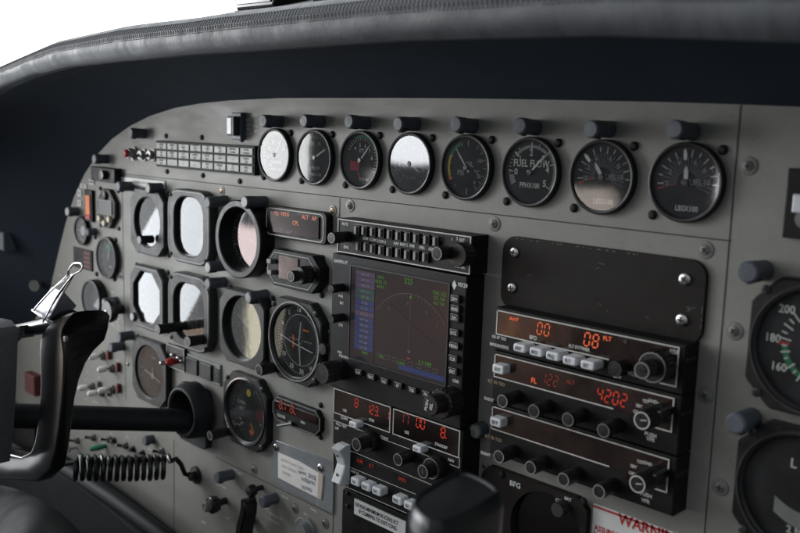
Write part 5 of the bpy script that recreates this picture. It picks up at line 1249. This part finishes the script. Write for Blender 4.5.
yk = thing('control_yoke', 'glossy black pilot control wheel on a black column at the left edge', 'control yoke', P3(60, 420, .19))
p0 = Vector((X0[0], -.012, X0[1]-.006)); p1 = P3(62, 417, .145); dirv = (p1-p0).normalized()
p0 = P3(188, 420.5, .012)
p2 = p0+(p1-p0)*1.45
mb = MB(); mb.tube([p0, p1, p2], .0133, 32); mb.build('column', ['rubber'], yk)
# right horn: (front-left px), (front-right px), thickness, at depth .20
HD = .20
secs = [((66, 314.5), (74, 312), .014), ((60, 317.5), (74.5, 313), .026), ((52, 322), (71, 316.5), .036), ((46, 328), (67, 321.5), .043), ((41.5, 335), (63, 329), .046), ((40, 341), (61.5, 335), .047), ((39, 352), (63, 346), .042), ((39.5, 362), (64, 355), .030), ((39.7, 372), (64, 366), .022), ((40, 387), (63.5, 382), .016), ((39, 402), (62, 402), .013), ((37, 425), (59, 428), .013), ((34, 443), (55.5, 451), .014), ((30, 452), (50, 470), .016), ((20, 457), (36, 482), .018), ((0, 452), (0, 480), .018), ((-25, 445), (-25, 472), .018)]
def boxloop(fl, fr, th, hd, rnd=.003):
    A_, B_ = P3(*fl, hd), P3(*fr, hd); u = (B_-A_); L = u.length; u.normalize(); v = Vector((0, 1, 0)); out = []
    r_ = min(rnd, L*.3, th*.3)
    for cx, cy, a in ((r_, r_, 180), (L-r_, r_, 270), (L-r_, th-r_, 0), (r_, th-r_, 90)):
        for k in range(5):
            b = R(a+90*k/4); out.append(A_+u*(cx+r_*math.cos(b))+v*(cy+r_*math.sin(b)))
    return out
mb = MB(); mb.loft([boxloop(a, b, th, HD) for a, b, th in secs], True, True, smooth=True); mb.build('horn', ['grip_black'], yk)
# top bar with a bright end
mb = MB(); a_, b_ = P3(72, 321, .185), P3(15, 331, .205); mb.tube([a_.lerp(b_, k/6) for k in range(7)], [.011, .0105, .0095, .008, .0075, .007, .0068], 14); mb.build('top_bar', ['grip_black'], yk)
mb = MB(); c_ = [at(8, 326.5, .206), at(26, 325, .206), at(23, 338, .206), at(15, 339, .206), at(9, 332, .206)]; mb.prism(c_, -.195, -.212, .001); mb.build('metal_end', ['steel'], yk)
mb = MB(); mb.lathe(*at(66, 339, .2), [(.0028, -.199), (.0028, -.2015), (.002, -.2018)], n=16) ; mb.build('screw', ['screw_paint'], yk)
# grey hub pad
cs = [at(px-46, py, .25) for px, py in ((-14, 322), (8, 323), (17, 325), (21.5, 331), (23.5, 341), (22, 400), (20, 440), (17, 470), (-14, 470))]
mb = MB(); mb.prism(cs, -.212, -.25, .008, smooth=True); mb.build('hub_pad', ['pad_grey'], yk)

# coiled cord
a_, b_ = P3(74, 467, .125), P3(168, 466.5, .030); ax = (b_-a_); L_ = ax.length; ax.normalize(); u_ = ax.orthogonal().normalized(); v_ = ax.cross(u_)
turns = 14; pts = []
pts.append(a_-ax*.02+u_*.004); pts.append(a_-ax*.008+u_*.009)
NN = int(turns*18)
random.seed(2)
for k in range(NN+1):
    f = k/NN; an = 2*pi*turns*f; w = .0004*math.sin(an*.37); pts.append(a_+ax*(L_*f)+(u_*math.cos(an)+v_*math.sin(an))*(.0128+w)+Vector((0, 0, -.0015*math.sin(pi*f))))
last = pts[-1]; e1 = P3(176, 458.5, .022); e2 = P3(181, 464, .018); e3 = P3(185, 474, .012); e4 = P3(192, 475.5, .004)
for p, q in ((last, e1), (e1, e2), (e2, e3), (e3, e4)):
    for k in (1, 2, 3): pts.append(p.lerp(q, k/3))
t = thing('coiled_cord', 'black coiled cord running from the control wheel to a socket in the panel', 'cord', a_)
mb = MB(); mb.tube(pts, .0028, 8); mb.build('coil', ['cord'], t)
mb = MB(); x, z = at(193.5, 475.5, .004); mb.lathe(x, z, [(.011, 0), (.0105, -.0025), (.0055, -.003), (.0055, -.009), (.0035, -.0095), (.0004, -.0096)], n=28); mb.build('plug', ['knob_black'], t)

# binder clip
t = thing('binder_clip', 'silver binder clip with wire loops clamped on top of the control wheel', 'binder clip', P3(48, 312, .2))
cd = .205
A1, B1, C1, D1 = P3(35, 310, cd), P3(47, 319, cd), P3(64, 293, cd-.012), P3(52, 287, cd-.012)
E1, F1 = P3(60, 326, cd-.03), P3(76, 306, cd-.034)
mb = MB(); th_ = Vector((0, .0006, .0003))
b = len(mb.v); 
for q in ((A1, B1, C1, D1), (B1, E1, F1, C1)):
    b = len(mb.v); mb.v += [tuple(p) for p in q]+[tuple(p+th_) for p in q]
    for f in ((0, 1, 2, 3), (7, 6, 5, 4), (0, 4, 5, 1), (1, 5, 6, 2), (2, 6, 7, 3), (3, 7, 4, 0)): mb.face([b+i for i in f])
mb.build('body', ['clip_steel'], t)
for off, nm in ((0, 'a'), (1, 'b')):
    k_ = cd+.004
    if off == 0: W_ = [(34, 311), (36, 307.5), (50, 292), (66, 277), (69, 270), (73.5, 264), (79, 263), (82.5, 266), (80.5, 270.5), (75, 273.5), (71, 277.5), (57, 296), (47, 315), (45, 319)]
    else: W_ = [(43, 322), (45, 318), (52, 305), (60, 293), (66, 284), (70, 277), (73, 275), (70, 281), (63, 293), (56, 306), (50, 317), (50, 321)]
    pts = [P3(a, b, k_-off*.006) for a, b in W_]
    sm = []
    for i in range(len(pts)-1):
        p_0, p_1, p_2, p_3 = pts[max(i-1, 0)], pts[i], pts[i+1], pts[min(i+2, len(pts)-1)]
        for k in range(4):
            s = k/4; sm.append(.5*((2*p_1)+(p_2-p_0)*s+(2*p_0-5*p_1+4*p_2-p_3)*s*s+(-p_0+3*p_1-3*p_2+p_3)*s**3))
    sm.append(pts[-1]); mb = MB(); mb.tube(sm, .0009, 8); mb.build('handle', ['chrome'], t)
mb = MB(); mb.tube([P3(33, 310, cd+.002), P3(49, 321, cd+.002)], .0017, 10); mb.build('hinge', ['chrome'], t)

# ================================================================== foreground grip at the bottom centre
zt = -.155
def fp(px, py, dz=0): p = atz(px, py, zt); return Vector((p.x, p.y, zt+dz))
top_px2 = [(411, 501), (417, 493), (435, 482), (453, 471), (465, 469.5), (477, 473.5), (489, 479), (500, 486.5), (502, 490), (490, 498), (476, 506.5), (460, 514.5), (446, 520.5), (437, 522.5), (429, 521.5), (421, 517), (413, 509)]
base = [fp(*p) for p in top_px2]; cen = sum(base, Vector())/len(base)
# smooth the outline
for _ in range(1):
    nb_ = []
    for i in range(len(base)):
        p, q = base[i], base[(i+1) % len(base)]; nb_ += [p*.75+q*.25, p*.25+q*.75]
    base = nb_
for _ in range(1):
    nb_ = []
    for i in range(len(base)):
        p, q = base[i], base[(i+1) % len(base)]; nb_ += [p*.75+q*.25, p*.25+q*.75]
    base = nb_
def sc_(f, dz): return [Vector((cen.x+(p.x-cen.x)*f, cen.y+(p.y-cen.y)*f, p.z+dz)) for p in base]
t = thing('control_grip', 'glossy black rounded hand grip rising into the bottom centre of the view', 'control grip', cen+Vector((0, 0, -.1)))
mb = MB(); mb.loft([sc_(.96, -.14), sc_(1.02, -.06), sc_(1.07, -.018), sc_(1.075, -.011), sc_(1.06, -.007), sc_(1.01, -.0035), sc_(.97, -.001), sc_(.93, 0), sc_(.89, -.0003), sc_(.86, -.0013), sc_(.5, -.001), sc_(.2, -.0008)], True, True, smooth=True); mb.build('body', ['grip_satin'], t)

# ================================================================== dark things at the lower left and far left
mb = MB(); pth = [P3(40, 452, .07), P3(75, 474, .065), P3(112, 498, .06), P3(170, 540, .055), P3(200, 570, .05)]
mb.tube(pth, .009, 16); tag(mb.build('trim_rail', ['trim_black'], None, pth[2]), 'dark rounded trim rail slanting across the lower left corner', 'rail')
mb = MB(); q = [P3(-60, 445, .055), P3(40, 460, .055), P3(75, 482, .055), P3(112, 506, .05), P3(165, 545, .045), P3(200, 640, .04), P3(-60, 640, .05)]
mb.prism([(p.x, p.z) for p in q], -.02, -.055, .004); tag(mb.build('knee_panel', ['wall_dark'], None, q[0]), 'dark lower trim panel beneath the slanting rail', 'trim panel')
# cloth
t_ = MB(); nu, nv = 40, 24; L = []
for j in range(nv+1):
    v = j/nv; row = []
    for i in range(nu+1):
        u = i/nu; px = -70+175*u; py = 487+95*v-7*math.sin(u*pi)+75*u**3
        dd = .27+.014*math.sin(u*11+3*v)+.006*math.sin(u*21+v*6+1.3)-.08*(1-v)**3-.5*max(0, u-.7)**2
        row.append(tuple(P3(px, py, max(.12, dd))))
    L.append(row)
t_.loft(L, closed=False, smooth=True)
tag(t_.build('dark_cloth', ['cloth'], None, P3(10, 510, .28)), 'dark grey cloth with soft folds below the control wheel', 'cloth')
# red block and switch seen through the yoke
x, z = at(31, 384, .01); mb = MB(); mb.box(x-.02, x+.016, 0, -.012, z-.016, z+.015, .002); tag(mb.build('red_placard', ['red_dim'], None, (x, 0, z)), 'red block seen through the gap in the control wheel', 'placard')
x, z = at(24, 409, .01); mb = MB(); mb.lathe(x, z, [(.008, 0), (.008, -.008), (.006, -.012), (.0004, -.0125)], n=24); tag(mb.build('pale_knob', ['post_tip'], None, (x, 0, z)), 'pale round knob low in the gap of the control wheel', 'knob')
mb = MB(); x, z = at(22, 418, .004); mb.box(x-.06, x+.05, 0, -.006, z-.05, z+.018, .001); tag(mb.build('switch_block', ['black_plastic'], None, (x, 0, z)), 'black block behind the pale knob at the left edge', 'switch')
# sidewall fittings
def at_wall(px, py, xw=-.95):
    v = CF + CR*((px-400)/FPX) - CU*((py-266.5)/FPX); k = (xw-CP.x)/v.x; return CP+v*k
t = thing('door_latch', 'dim dark latch box with a small round lever on the left sidewall', 'latch', at_wall(15, 240, -.78))
p = at_wall(14, 240, -.78); mb = MB(); mb.box(p.x-.03, p.x+.012, p.y+.03, p.y-.02, p.z-.014, p.z+.013, .002); mb.build('box', ['post_grey'], t)
p = at_wall(36, 231, -.76); mb = MB(); mb.tube([p+Vector((-.03, 0, .002)), p, p+Vector((.012, 0, .004))], [.004, .006, .009], 12); mb.tube([p+Vector((0, 0, 0)), p+Vector((.002, .0, -.014))], .003, 8); mb.build('lever', ['post_grey'], t)
p = at_wall(37, 285, -.74); mb = MB(); mb.tube([p+Vector((-.012, .02, 0)), p, p+Vector((.004, -.006, 0))], [.003, .005, .0085], 14); tag(mb.build('vent_lever', ['screw_paint'], None, p), 'small round-headed lever left of the binder clip', 'lever')

for o in bpy.data.objects:
    if '_o' in o: del o['_o']
